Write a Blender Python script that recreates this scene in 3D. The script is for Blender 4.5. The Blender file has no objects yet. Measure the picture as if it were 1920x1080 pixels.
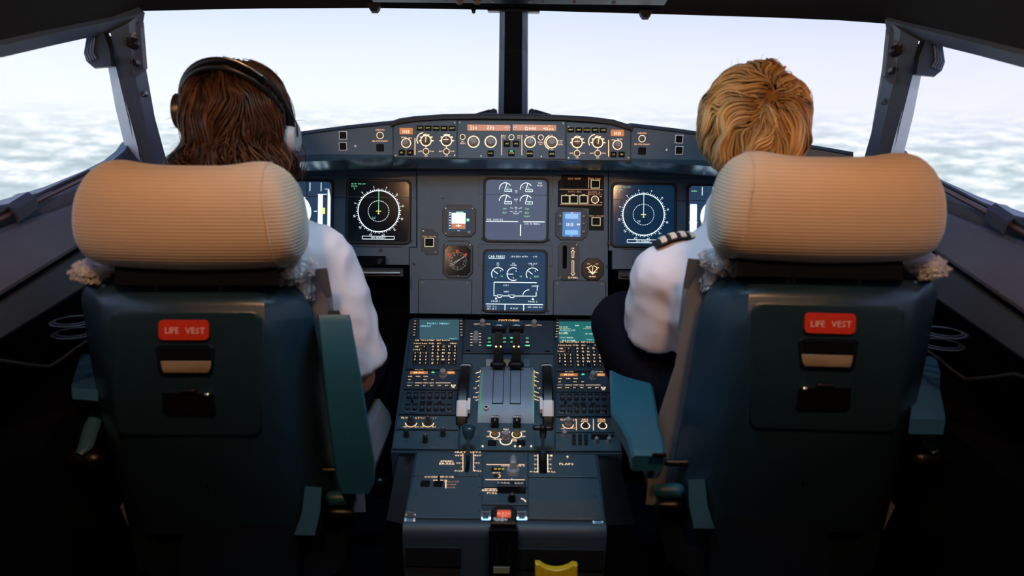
import bpy, math, random
from mathutils import Vector, Matrix, noise
random.seed(7)
SC = bpy.context.scene
COL = SC.collection
# ---------------------------------------------------------------- camera
F = 1437.0
CAM = Vector((0.02, 0.0, 0.0))
PITCH, YAW, ROLL = math.radians(13.7), math.radians(0.5), 0.0105
fw = Vector((-math.sin(YAW)*math.cos(PITCH), math.cos(YAW)*math.cos(PITCH), -math.sin(PITCH)))
r0 = fw.cross(Vector((0, 0, 1))).normalized(); u0 = r0.cross(fw)
RT = r0*math.cos(ROLL) + u0*math.sin(ROLL); UP = u0*math.cos(ROLL) - r0*math.sin(ROLL)
cd = bpy.data.cameras.new('camera'); cam = bpy.data.objects.new('camera', cd); COL.objects.link(cam)
cd.sensor_width = 36; cd.lens = F*36/1920; cd.clip_start = 0.02
cam.matrix_world = Matrix.Translation(CAM) @ Matrix((RT, UP, -fw)).transposed().to_4x4()
cd.dof.use_dof = True; cd.dof.focus_distance = 1.95; cd.dof.aperture_fstop = 3.2
SC.camera = cam
vs = SC.view_settings
vs.view_transform = 'Standard'; vs.look = 'None'; vs.gamma = 1.0; vs.use_curve_mapping = False; vs.exposure = 0.0
# ---------------------------------------------------------------- world: pale sky over a cloud deck
WORLD_STRENGTH = 1.1
wd = bpy.data.worlds.new('sky'); SC.world = wd; wd.use_nodes = True
nt = wd.node_tree; nt.nodes.clear()
def N(t, **k):
    n = nt.nodes.new(t)
    for a, b in k.items(): setattr(n, a, b)
    return n
def L(a, b): nt.links.new(a, b)
def ramp(n, pts):
    cr = n.color_ramp
    while len(cr.elements) > 1: cr.elements.remove(cr.elements[-1])
    cr.elements[0].position = pts[0][0]; cr.elements[0].color = (*pts[0][1], 1)
    for p, c in pts[1:]:
        e = cr.elements.new(p); e.color = (*c, 1)
tc = N('ShaderNodeTexCoord'); sx = N('ShaderNodeSeparateXYZ'); L(tc.outputs['Generated'], sx.inputs[0])
mr = N('ShaderNodeMapRange'); L(sx.outputs['Z'], mr.inputs[0]); mr.inputs[1].default_value = 0; mr.inputs[2].default_value = 1
sky = N('ShaderNodeValToRGB'); L(mr.outputs[0], sky.inputs[0])
ramp(sky, [(0.0, (.90, .95, 1.0)), (.05, (.84, .90, 1.0)), (.12, (.66, .76, .98)), (.3, (.42, .55, .88)), (1.0, (.20, .33, .70))])
# lavender towards the right of the nose
lav = N('ShaderNodeMixRGB', blend_type='MULTIPLY'); mr2 = N('ShaderNodeMapRange'); L(sx.outputs['X'], mr2.inputs[0])
mr2.inputs[1].default_value = -.1; mr2.inputs[2].default_value = .6
L(mr2.outputs[0], lav.inputs[0]); L(sky.outputs[0], lav.inputs[1]); lav.inputs[2].default_value = (.93, .88, 1.0, 1)
# cloud deck 
neg = N('ShaderNodeMath', operation='MULTIPLY'); L(sx.outputs['Z'], neg.inputs[0]); neg.inputs[1].default_value = -1
mx = N('ShaderNodeMath', operation='ADD'); L(neg.outputs[0], mx.inputs[0]); mx.inputs[1].default_value = .14
dx = N('ShaderNodeMath', operation='DIVIDE'); L(sx.outputs['X'], dx.inputs[0]); L(mx.outputs[0], dx.inputs[1])
dy = N('ShaderNodeMath', operation='DIVIDE'); L(sx.outputs['Y'], dy.inputs[0]); L(mx.outputs[0], dy.inputs[1])
cb = N('ShaderNodeCombineXYZ'); L(dx.outputs[0], cb.inputs[0]); L(dy.outputs[0], cb.inputs[1])
no = N('ShaderNodeTexNoise'); L(cb.outputs[0], no.inputs['Vector']); no.inputs['Scale'].default_value = 5.0; no.inputs['Detail'].default_value = 6; no.inputs['Roughness'].default_value = .62
cl = N('ShaderNodeValToRGB'); L(no.outputs[0], cl.inputs[0])
ramp(cl, [(.38, (.46, .56, .62)), (.48, (.62, .72, .78)), (.54, (.84, .90, .95)), (.60, (1.0, 1.02, 1.05))])
hz = N('ShaderNodeMapRange'); L(neg.outputs[0], hz.inputs[0]); hz.inputs[1].default_value = .0; hz.inputs[2].default_value = .06
hm = N('ShaderNodeMixRGB'); L(hz.outputs[0], hm.inputs[0]); L(lav.outputs[0], hm.inputs[1]); L(cl.outputs[0], hm.inputs[2])
gt = N('ShaderNodeMath', operation='GREATER_THAN'); L(sx.outputs['Z'], gt.inputs[0]); gt.inputs[1].default_value = 0
fm = N('ShaderNodeMixRGB'); L(gt.outputs[0], fm.inputs[0]); L(hm.outputs[0], fm.inputs[1]); L(lav.outputs[0], fm.inputs[2])
bg = N('ShaderNodeBackground'); L(fm.outputs[0], bg.inputs[0]); bg.inputs[1].default_value = WORLD_STRENGTH
wo = N('ShaderNodeOutputWorld'); L(bg.outputs[0], wo.inputs[0])
# ---------------------------------------------------------------- lamps: warm cabin dome light, plus added fills
def area(name, loc, target, size, power, color, sy=None):
    l = bpy.data.lights.new(name, 'AREA'); l.energy = power; l.color = color; l.size = size
    if sy: l.shape = 'RECTANGLE'; l.size_y = sy
    o = bpy.data.objects.new(name, l); COL.objects.link(o); o.location = loc
    o.rotation_euler = (Vector(target)-Vector(loc)).to_track_quat('-Z', 'Y').to_euler()
    return o
for dx_ in (-.40, .40):
    dl = area('dome_light', (dx_, .52, .40), (dx_*1.15, 1.2, -.02), .14, 2.5, (1.0, .53, .24)); dl.data.spread = math.radians(95)
area('fill_light', (0.0, 1.10, .33), (0, 1.55, -.6), .25, 2.0, (.45, .74, 1.0)).data.spread = math.radians(110)  # unseen cool fill added to brighten panel and pedestal
for dx_ in (-.50, .50): area('rear_fill', (dx_, -.5, .37), (dx_, 1.3, .06), .12, .20, (1.0, .58, .30)).data.spread = math.radians(46)  # unseen warm fill lamps added to light hair and heads from behind
# ---------------------------------------------------------------- helpers
def P(px, py, d):
    return CAM + fw*d + RT*((px-960)/F*d) - UP*((py-540)/F*d)
def ray(px, py): return fw + RT*((px-960)/F) - UP*((py-540)/F)
def ext(a, b, Y):                    # point on the line ab at world Y
    t = (Y-a.y)/(b.y-a.y); return a+(b-a)*t
class Frame:
    def __init__(s, o, u, n):
        s.o = Vector(o); s.n = Vector(n).normalized(); u = Vector(u); s.u = (u-s.n*u.dot(s.n)).normalized(); s.v = s.n.cross(s.u)
    def hit(s, px, py, h=0):
        r = ray(px, py); t = ((s.o+s.n*h-CAM).dot(s.n))/r.dot(s.n); return CAM+r*t
    def loc(s, px, py, h=0):
        w = s.hit(px, py, h)-s.o; return Vector((w.dot(s.u), w.dot(s.v)))
    def k(s, px, py): return (s.hit(px, py)-CAM).dot(fw)/F
    def mat(s, a=0, b=0):
        return Matrix.Translation(s.o+s.u*a+s.v*b) @ Matrix((s.u, s.v, s.n)).transposed().to_4x4()
MATS = {}
def mat(name, col, rough=.5, metal=0., emit=None, es=1., spec=.5, bump=None, var=.12, coat=0., vcol=False, sheen=0.):
    if name in MATS: return MATS[name]
    m = bpy.data.materials.new(name); m.use_nodes = True; t = m.node_tree; b = t.nodes['Principled BSDF']
    b.inputs['Roughness'].default_value = rough; b.inputs['Metallic'].default_value = metal
    b.inputs['Specular IOR Level'].default_value = spec
    b.inputs['Coat Weight'].default_value = coat; b.inputs['Sheen Weight'].default_value = sheen
    co = t.nodes.new('ShaderNodeTexCoord')
    nz = t.nodes.new('ShaderNodeTexNoise'); nz.inputs['Scale'].default_value = 45; nz.inputs['Detail'].default_value = 4
    t.links.new(co.outputs['Object'], nz.inputs['Vector'])
    mxn = t.nodes.new('ShaderNodeMixRGB'); mxn.inputs[1].default_value = (*[c*(1-var) for c in col], 1); mxn.inputs[2].default_value = (*[min(1, c*(1+var)) for c in col], 1)
    t.links.new(nz.outputs[0], mxn.inputs[0])
    out = mxn.outputs[0]
    if vcol:
        at = t.nodes.new('ShaderNodeAttribute'); at.attribute_name = 'tone'
        mm = t.nodes.new('ShaderNodeMixRGB'); mm.blend_type = 'MULTIPLY'; mm.inputs[0].default_value = 1
        t.links.new(out, mm.inputs[1]); t.links.new(at.outputs['Color'], mm.inputs[2]); out = mm.outputs[0]
    t.links.new(out, b.inputs['Base Color'])
    if emit is not None:
        b.inputs['Emission Color'].default_value = (*emit, 1); b.inputs['Emission Strength'].default_value = es
    if bump:
        bs, bd = bump[:2]
        bn = t.nodes.new('ShaderNodeBump'); bn.inputs['Strength'].default_value = bd; bn.inputs['Distance'].default_value = .002
        if len(bump) > 2:                # ribbed cloth
            wv = t.nodes.new('ShaderNodeTexWave'); wv.bands_direction = 'Z'; wv.inputs['Scale'].default_value = bs; wv.inputs['Distortion'].default_value = .6
            wv.inputs['Detail'].default_value = 2; wv.inputs['Detail Scale'].default_value = 3
            t.links.new(co.outputs['Object'], wv.inputs['Vector']); t.links.new(wv.outputs['Fac'], bn.inputs['Height'])
            dk = t.nodes.new('ShaderNodeMixRGB'); dk.blend_type = 'MULTIPLY'; dk.inputs[0].default_value = .10
            t.links.new(out, dk.inputs[1]); t.links.new(wv.outputs['Color'], dk.inputs[2]); t.links.new(dk.outputs[0], b.inputs['Base Color'])
        else:
            n2 = t.nodes.new('ShaderNodeTexNoise'); n2.inputs['Scale'].default_value = bs; n2.inputs['Detail'].default_value = 5
            t.links.new(co.outputs['Object'], n2.inputs['Vector']); t.links.new(n2.outputs[0], bn.inputs['Height'])
        t.links.new(bn.outputs[0], b.inputs['Normal'])
    MATS[name] = m
    return m
def glass_mat():
    m = bpy.data.materials.new('window_glass'); m.use_nodes = True; t = m.node_tree; t.nodes.clear()
    tr = t.nodes.new('ShaderNodeBsdfTransparent'); tr.inputs[0].default_value = (.985, .99, .99, 1)
    gl = t.nodes.new('ShaderNodeBsdfGlossy'); gl.inputs['Roughness'].default_value = .03
    mx_ = t.nodes.new('ShaderNodeMixShader'); o = t.nodes.new('ShaderNodeOutputMaterial')
    mx_.inputs[0].default_value = .025; t.links.new(tr.outputs[0], mx_.inputs[1]); t.links.new(gl.outputs[0], mx_.inputs[2]); t.links.new(mx_.outputs[0], o.inputs[0])
    return m
# materials
PANEL = mat('panel_paint', (.060, .118, .185), .42, bump=(900, .25))
PANEL_D = mat('panel_paint_dark', (.034, .056, .082), .45, bump=(900, .2))
PED = mat('pedestal_paint', (.055, .095, .125), .38, bump=(900, .25))
BLACK = mat('black_plastic', (.006, .006, .008), .35)
BTN = mat('button_black', (.005, .005, .007), .6, spec=.15)
BLACKM = mat('matte_black', (.003, .004, .006), .85, spec=.1)
DTRIM = mat('dark_trim', (.014, .017, .022), .55, bump=(400, .3))
KNOB = mat('knob_grey', (.30, .30, .33), .4)
KNOB_D = mat('knob_dark', (.03, .03, .035), .35)
SCREW = mat('screw_metal', (.35, .36, .38), .3, .9)
METAL = mat('bright_metal', (.62, .62, .62), .25, .9)
WHITE = mat('white_paint', (.75, .73, .74), .5)
AMB = mat('amber_backlight', (.2, .1, .04), .5, emit=(1., .50, .22), es=1.6)
AMBW = mat('pale_backlight', (.3, .2, .15), .5, emit=(1., .68, .42), es=1.5)
AMBD = mat('dim_amber_backlight', (.2, .1, .04), .5, emit=(1., .52, .26), es=.5)
YEL = mat('yellow_legend', (.2, .15, .02), .5, emit=(1., .78, .15), es=.9)
GRN = mat('green_light', (.05, .3, .1), .5, emit=(.15, .95, .45), es=.9)
LCD = mat('amber_display', (.1, .04, .01), .3, emit=(.62, .20, .06), es=.8)
LCDT = mat('display_digit', (.3, .3, .3), .3, emit=(1., .88, .72), es=1.1)
SYM = mat('white_symbology', (.3, .3, .3), .3, emit=(.80, .95, 1.0), es=1.2)
SYMG = mat('green_symbology', (.1, .3, .1), .3, emit=(.30, 1.0, .50), es=.9)
SYMY = mat('yellow_symbology', (.3, .3, .1), .3, emit=(.9, .9, .25), es=1.0)
SYMC = mat('cyan_symbology', (.1, .3, .3), .3, emit=(.3, .8, 1.0), es=1.0)
SKYB = mat('horizon_sky', (.3, .3, .3), .3, emit=(.75, .90, 1.0), es=1.3)
GND = mat('horizon_ground', (.3, .25, .1), .3, emit=(.80, .66, .38), es=1.0)
BRWN = mat('brown_ground', (.3, .1, .05), .3, emit=(.42, .14, .07), es=.9)
SCR_K = mat('screen_black', (.002, .003, .004), .12, emit=(.001, .003, .006), es=1)
SCR_B = mat('screen_blue', (.004, .012, .03), .12, emit=(.004, .022, .055), es=1)
SCR_HAZE = mat('screen_reflection_haze', (.03, .04, .06), .10, emit=(.085, .105, .165), es=1)  # greyer emission stands in for reflections hazing the upper screen
SCR_S = mat('screen_slate', (.01, .02, .04), .10, emit=(.022, .050, .10), es=1)
SCR_T = mat('screen_teal', (.01, .05, .05), .2, emit=(.015, .13, .13), es=1)
SCR_TD = mat('screen_dim_teal', (.02, .05, .06), .2, emit=(.035, .085, .11), es=1)
LBLUE = mat('blue_lcd', (.02, .1, .3), .2, emit=(.03, .17, .42), es=1)
LBLUE2 = mat('pale_blue_lcd', (.1, .3, .5), .2, emit=(.18, .42, .75), es=1)
RED = mat('red_flag', (.6, .05, .02), .4, emit=(.5, .03, .015), es=.5)
# ---------------------------------------------------------------- mesh builder
GL = {}
def glyph(c):
    if c in GL: return GL[c]
    cu = bpy.data.curves.new('g', 'FONT'); cu.body = c; cu.size = 1; cu.resolution_u = 1
    o = bpy.data.objects.new('g', cu); me = bpy.data.meshes.new_from_object(o)
    vs_ = [(v.co.x, v.co.y) for v in me.vertices]; fs = [tuple(p.vertices) for p in me.polygons]
    bpy.data.objects.remove(o); bpy.data.curves.remove(cu); bpy.data.meshes.remove(me)
    if vs_:
        x0 = min(v[0] for v in vs_); x1 = max(v[0] for v in vs_); vs_ = [(x-x0, y) for x, y in vs_]; w = x1-x0
    else: w = .3
    GL[c] = (vs_, fs, w); return GL[c]
def rrect(x0, x1, y0, y1, r, n=3):
    r = min(r, (x1-x0)/2*.99, (y1-y0)/2*.99); out = []
    for cx, cy, a in ((x1-r, y1-r, 0), (x0+r, y1-r, 90), (x0+r, y0+r, 180), (x1-r, y0+r, 270)):
        for i in range(n+1):
            t = math.radians(a+90*i/n); out.append((cx+r*math.cos(t), cy+r*math.sin(t)))
    return out
def octo(x0, x1, y0, y1, c):
    return [(x1, y1-c), (x1-c, y1), (x0+c, y1), (x0, y1-c), (x0, y0+c), (x0+c, y0), (x1-c, y0), (x1, y0+c)]
def area2(p): return sum(p[i][0]*p[(i+1) % len(p)][1]-p[(i+1) % len(p)][0]*p[i][1] for i in range(len(p)))/2
def inset(p, d):
    out = []; n = len(p)
    for i in range(n):
        a, b, c = Vector(p[i-1]), Vector(p[i]), Vector(p[(i+1) % n])
        e1 = (b-a); e2 = (c-b)
        if e1.length < 1e-9 or e2.length < 1e-9: out.append(p[i]); continue
        e1.normalize(); e2.normalize(); n1 = Vector((-e1.y, e1.x)); n2 = Vector((-e2.y, e2.x)); m = n1+n2
        if m.length < 1e-6: out.append(p[i]); continue
        m.normalize(); q = b+m*(d/max(.35, m.dot(n1))); out.append((q.x, q.y))
    return out
class MB:
    def __init__(s): s.v = []; s.f = []; s.m = []; s.tone = None
    def add(s, vs_, fs, mi=0):
        o = len(s.v); s.v += [tuple(v) for v in vs_]; s.f += [tuple(i+o for i in f) for f in fs]; s.m += [mi]*len(fs); return s
    def prism(s, poly, z0, z1, ch=0, mi=0, bot=False):
        if area2(poly) < 0: poly = poly[::-1]
        n = len(poly); rings = [[(x, y, z0) for x, y in poly]]
        if ch: rings += [[(x, y, z1-ch) for x, y in poly], [(x, y, z1) for x, y in inset(poly, ch)]]
        else: rings += [[(x, y, z1) for x, y in poly]]
        vs_ = [v for r in rings for v in r]; fs = []
        for k in range(len(rings)-1):
            for i in range(n):
                j = (i+1) % n; fs.append((k*n+i, k*n+j, (k+1)*n+j, (k+1)*n+i))
        fs.append(tuple((len(rings)-1)*n+i for i in range(n)))
        if bot: fs.append(tuple(range(n))[::-1])
        return s.add(vs_, fs, mi)
    def framep(s, outer, inner, z0, z1, ch=0, mi=0, zi=None):   # a ring: same vertex count outer/inner
        n = len(outer); zi = z0 if zi is None else zi
        rings = [[(x, y, z0) for x, y in outer], [(x, y, z1-ch) for x, y in outer], [(x, y, z1) for x, y in inset(outer, ch)], [(x, y, z1) for x, y in inner], [(x, y, zi) for x, y in inner]]
        vs_ = [v for r in rings for v in r]; fs = []
        for k in range(4):
            for i in range(n):
                j = (i+1) % n; fs.append((k*n+i, k*n+j, (k+1)*n+j, (k+1)*n+i))
        return s.add(vs_, fs, mi)
    def box(s, x0, x1, y0, y1, z0, z1, ch=0, mi=0): return s.prism([(x0, y0), (x1, y0), (x1, y1), (x0, y1)], z0, z1, ch, mi, True)
    def cyl(s, cx, cy, z0, z1, r, r1=None, n=16, mi=0, ch=0):
        r1 = r if r1 is None else r1; prof = [(r, z0), (r1, z1-ch)]+([(r1-ch, z1)] if ch else [])
        vs_ = []; fs = []
        for rr, z in prof: vs_ += [(cx+rr*math.cos(2*math.pi*i/n), cy+rr*math.sin(2*math.pi*i/n), z) for i in range(n)]
        for k in range(len(prof)-1):
            for i in range(n): j = (i+1) % n; fs.append((k*n+i, k*n+j, (k+1)*n+j, (k+1)*n+i))
        fs.append(tuple((len(prof)-1)*n+i for i in range(n))); fs.append(tuple(range(n))[::-1])
        return s.add(vs_, fs, mi)
    def quad(s, a, b, c, d, mi=0): return s.add([a, b, c, d], [(0, 1, 2, 3)], mi)
    def line(s, x0, y0, x1, y1, w, z, mi=0):
        d = Vector((x1-x0, y1-y0)); L_ = d.length or 1e-6; nx, ny = -d.y/L_*w/2, d.x/L_*w/2
        return s.add([(x0-nx, y0-ny, z), (x1-nx, y1-ny, z), (x1+nx, y1+ny, z), (x0+nx, y0+ny, z)], [(0, 1, 2, 3)], mi)
    def arc(s, cx, cy, r, a0, a1, w, z, n=24, mi=0, dash=False):
        vs_ = []; fs = []
        for i in range(n+1):
            t = math.radians(a0+(a1-a0)*i/n); c, q = math.cos(t), math.sin(t)
            vs_ += [(cx+(r-w/2)*c, cy+(r-w/2)*q, z), (cx+(r+w/2)*c, cy+(r+w/2)*q, z)]
        for i in range(n):
            if dash and i % 2: continue
            fs.append((2*i, 2*i+1, 2*i+3, 2*i+2) if a1 > a0 else (2*i, 2*i+2, 2*i+3, 2*i+1))
        return s.add(vs_, fs, mi)
    def disc(s, cx, cy, r, z, n=20, mi=0): return s.add([(cx+r*math.cos(2*math.pi*i/n), cy+r*math.sin(2*math.pi*i/n), z) for i in range(n)], [tuple(range(n))], mi)
    def text(s, t, x, y, h, z, mi=0, al='c', sq=1.0, rot=0):
        k = h/.73; gap = .10; W_ = 0
        for c in t: W_ += glyph(c)[2]+gap
        W_ = (W_-gap)*k*sq; ox = {'c': -W_/2, 'l': 0, 'r': -W_}[al]; cr, sr = math.cos(rot), math.sin(rot)
        for c in t:
            g, fs, w = glyph(c)
            if g:
                q = []
                for a, b in g:
                    X, Y = ox+a*k*sq, b*k-h/2; q.append((x+X*cr-Y*sr, y+X*sr+Y*cr, z))
                s.add(q, fs, mi)
            ox += (w+gap)*k*sq
        return s
    def loft(s, rings, closed=True, cap=True, mi=0):
        n = len(rings[0]); vs_ = [tuple(v) for r in rings for v in r]; fs = []
        for k in range(len(rings)-1):
            for i in range(n if closed else n-1):
                j = (i+1) % n; fs.append((k*n+i, k*n+j, (k+1)*n+j, (k+1)*n+i))
        if cap and closed: fs.append(tuple(range(n))[::-1]); fs.append(tuple((len(rings)-1)*n+i for i in range(n)))
        return s.add(vs_, fs, mi)
    def tube(s, pts, rad, n=8, mi=0, flat=1.0, ref=None):
        pts = [Vector(p) for p in pts]; rings = []; m = len(pts); ref = Vector(ref or (0.13, .2, 1)).normalized()
        for i, p in enumerate(pts):
            t = (pts[min(i+1, m-1)]-pts[max(i-1, 0)])
            t = t.normalized() if t.length > 1e-9 else Vector((0, 0, 1))
            a = t.cross(ref)
            if a.length < 1e-3: a = t.cross(Vector((1, 0, 0)))
            a.normalize(); b = t.cross(a); r = rad[i] if hasattr(rad, '__len__') else rad
            rings.append([p+a*(r*math.cos(2*math.pi*q/n))+b*(r*flat*math.sin(2*math.pi*q/n)) for q in range(n)])
        return s.loft(rings, mi=mi)
    def ell(s, c, r, M=None, nu=16, nv=10, mi=0, sup=1.0):
        c = Vector(c); vs_ = []; fs = []
        def sp(x): return math.copysign(abs(x)**sup, x)
        for j in range(nv+1):
            t = math.pi*j/nv-math.pi/2
            for i in range(nu):
                a = 2*math.pi*i/nu; p = Vector((r[0]*sp(math.cos(t))*sp(math.cos(a)), r[1]*sp(math.cos(t))*sp(math.sin(a)), r[2]*sp(math.sin(t))))
                if M: p = M @ p
                vs_.append(c+p)
        for j in range(nv):
            for i in range(nu): k = (i+1) % nu; fs.append((j*nu+i, j*nu+k, (j+1)*nu+k, (j+1)*nu+i))
        return s.add(vs_, fs, mi)
    def cap(s, a, b, ra, rb, n=14, fl=1.0, ref=None, mi=0, round_=True):
        a, b = Vector(a), Vector(b); d = (b-a).normalized(); pts = []; rr = []
        if round_:
            for q in (-1, -.8, -.5): pts.append(a+d*ra*q); rr.append(ra*math.sqrt(max(1e-4, 1-q*q)))
        for q in (0, .33, .66, 1): pts.append(a+(b-a)*q); rr.append(ra+(rb-ra)*q)
        if round_:
            for q in (.5, .8, 1): pts.append(b+d*rb*q); rr.append(rb*math.sqrt(max(1e-4, 1-q*q)))
        return s.tube(pts, rr, n, mi, fl, ref)
    def wbox(s, o, ax, ay, az, mi=0):        # world box from corner + three edge vectors
        o, ax, ay, az = map(Vector, (o, ax, ay, az)); q = [o, o+ax, o+ax+ay, o+ay]; q += [v+az for v in q]
        return s.add(q, [(3, 2, 1, 0), (4, 5, 6, 7), (0, 1, 5, 4), (1, 2, 6, 5), (2, 3, 7, 6), (3, 0, 4, 7)], mi)
def mesh(name, mb, mats, M=None, smooth=None):
    me = bpy.data.meshes.new(name)
    vv = mb.v
    if M is not None: Mi = M.inverted(); vv = [Mi @ Vector(v) for v in vv]
    me.from_pydata([tuple(v) for v in vv], [], mb.f)
    mats = mats if isinstance(mats, (list, tuple)) else [mats]
    for m in mats: me.materials.append(m)
    if len(mats) > 1: me.polygons.foreach_set('material_index', mb.m)
    if mb.tone:
        at = me.color_attributes.new('tone', 'FLOAT_COLOR', 'POINT')
        at.data.foreach_set('color', [x for c in mb.tone for x in (*c, 1)])
    if smooth:
        me.shade_smooth()
        if smooth < 180: me.set_sharp_from_angle(angle=math.radians(smooth))
    me.update(); return me
USED = {}
class Thing:
    def __init__(s, name, label, cat, M=None, group=None, frame=None, at=None):
        s.frame = frame
        if frame is not None:
            s.a, s.b = frame.loc(*at); M = frame.mat(s.a, s.b)
        elif not isinstance(M, Matrix): M = Matrix.Translation(Vector(M))
        s.M = M; o = bpy.data.objects.new(name, None); o.empty_display_size = .03; COL.objects.link(o); o.matrix_world = M; s.o = o
        o['label'] = label; o['category'] = cat
        if group: o['group'] = group
    def L(s, px, py, h=0): a, b = s.frame.loc(px, py, h); return a-s.a, b-s.b
    def k(s, px, py): return s.frame.k(px, py)
    def part(s, name, mb, mats, world=False, parent=None, label=None, smooth=None, kind=None):
        me = mesh(name, mb, mats, s.M if world else None, smooth); return s.link(name, me, parent, label, kind=kind)
    def link(s, name, me, parent=None, label=None, loc=None, kind=None):
        o = bpy.data.objects.new(name, me); COL.objects.link(o); o.parent = parent or s.o
        if loc: o.location = loc
        if label: o['label'] = label
        if kind: o['kind'] = kind
        return o
def struct(name, mb, mats, smooth=None, parent=None):
    o = bpy.data.objects.new(name, mesh(name, mb, mats, None, smooth)); COL.objects.link(o)
    if parent: o.parent = parent
    else: o['kind'] = 'structure'
    return o
MX = Matrix.Scale(-1, 4, Vector((1, 0, 0)))
def mir(s, v, dz=0):
    v = Vector(v); return Vector((v.x if s < 0 else -v.x, v.y, v.z+dz))
SM = 35
# ================================================================= STRUCTURE
FLOOR = -1.35
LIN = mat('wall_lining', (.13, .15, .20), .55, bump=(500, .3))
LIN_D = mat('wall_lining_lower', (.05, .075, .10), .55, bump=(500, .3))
PIL = mat('pillar_paint', (.17, .24, .36), .5, bump=(600, .2))
HEAD = mat('ceiling_lining', (.018, .012, .010), .8, bump=(300, .4))
CARP = mat('carpet', (.012, .014, .024), .95, bump=(700, 1.0))
GLASS = glass_mat()
fl = MB(); fl.wbox((-1.5, -.9, FLOOR-.04), (3.0, 0, 0), (0, 3.6, 0), (0, 0, .04)); struct('floor', fl, CARP)
bk = MB(); bk.wbox((-1.5, -.94, FLOOR), (3.0, 0, 0), (0, .04, 0), (0, 0, 2.0)); struct('wall_back', bk, mat('back_wall', (.10, .11, .13), .7))
fr_ = MB(); fr_.loft([[(-1.5, y, FLOOR), (1.5, y, FLOOR), (1.5, y, -.5), (.98, y, -.20), (-.98, y, -.20), (-1.5, y, -.5)] for y in (2.62, 2.66)]); struct('wall_front', fr_, DTRIM)
# --- side walls: an outline run along three stations
silF, silN = P(300, 303, 2.05), P(0, 392, 1.40)
gbF, gbN = P(150, 455, 1.50), P(0, 546, 1.20)
lbF, lbN = P(152, 540, 1.44), P(0, 634, 1.15)
def st(a, b, Y, dx=0, dz=0):
    Yc = max(Y, 1.0); p = ext(a, b, Yc); return Vector((p.x+dx, Y, p.z+dz))
YS = [2.62, 2.2, 1.9, 1.6, 1.3, 1.0, .5, -.1, -.9]
def wall(s):
    rings = []
    for Y in YS:
        a = st(silF, silN, Y); g = st(gbF, gbN, Y); l = st(lbF, lbN, Y)
        ring = [a+Vector((-.30, 0, -.16)), a+Vector((-.02, 0, 0)), a+Vector((0, 0, -.008)), a+Vector((.004, 0, -.03)),
                a+(g-a)*.35, a+(g-a)*.36+Vector((.004, 0, 0)), g, g+Vector((0, 0, -.006)), g+Vector((-.05, 0, -.002)), g+Vector((-.05, 0, -.022)), g+Vector((.004, 0, -.018)),
                l, l+Vector((-.006, 0, -.008)), l+Vector((-.10, 0, -.01)), Vector((l.x-.16, Y, -.58)), Vector((l.x-.16, Y, FLOOR))]
        rings.append([mir(s, v) for v in ring])
    m = MB()
    m.loft(rings, closed=False)
    nq = len(rings[0])-1
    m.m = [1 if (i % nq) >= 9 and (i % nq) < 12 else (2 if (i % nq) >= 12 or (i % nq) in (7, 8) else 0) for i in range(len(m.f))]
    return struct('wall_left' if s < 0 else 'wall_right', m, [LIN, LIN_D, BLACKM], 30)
wl = wall(-1); wr = wall(1)
# --- ceiling: header curve and side linings
E = [P(265, 21, 1.82), P(380, 18, 1.88), P(500, 16, 1.93), P(700, 15, 1.98), P(960, 19, 2.0), P(1250, 27, 1.97), P(1450, 33, 1.92), P(1570, 38, 1.87), P(1655, 44, 1.82)]
cL = [P(205, 38, 1.72), P(100, 60, 1.54), P(0, 83, 1.36)]; cR = [Vector((-v.x, v.y, v.z)) for v in cL]
eL = Vector((cL[2].x-.02, .9, cL[2].z-.05)); eR = Vector((cR[2].x+.02, .9, cR[2].z-.05))
edge = [Vector((eL.x, -.9, eL.z-.02)), Vector((eL.x, .1, eL.z-.02)), eL]+cL[::-1]+E+cR+[eR, Vector((eR.x, .1, eR.z-.02)), Vector((eR.x, -.9, eR.z-.02))]
def up(v, kx, ky, z): return Vector((v.x*kx, v.y if v.y < -.5 else v.y*ky, z))
r0_ = [v+Vector((v.x*.05, .05 if v.y > 1 else 0, .01)) for v in edge]
r1_ = edge; r2_ = [v+Vector((-v.x*.01, -.012 if v.y > -.5 else 0, .012)) for v in edge]
r3_ = [up(v, .93, .90, v.z+.085) for v in edge]; r4_ = [up(v, .72, .78, .36) for v in edge]; r5_ = [up(v, .3, .6, .42) for v in edge]; r6_ = [up(v, .0, .5, .43) for v in edge]
ce = MB(); ce.loft([r0_, r1_, r2_, r3_, r4_, r5_, r6_], closed=False); struct('ceiling', ce, HEAD, 50)
oc = MB(); oc.loft([r0_, [Vector((v.x*1.25, v.y+.25 if v.y > 1 else v.y, .62)) for v in edge], [Vector((v.x*.1, v.y*.5, .75)) for v in edge]], closed=False); 
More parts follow.
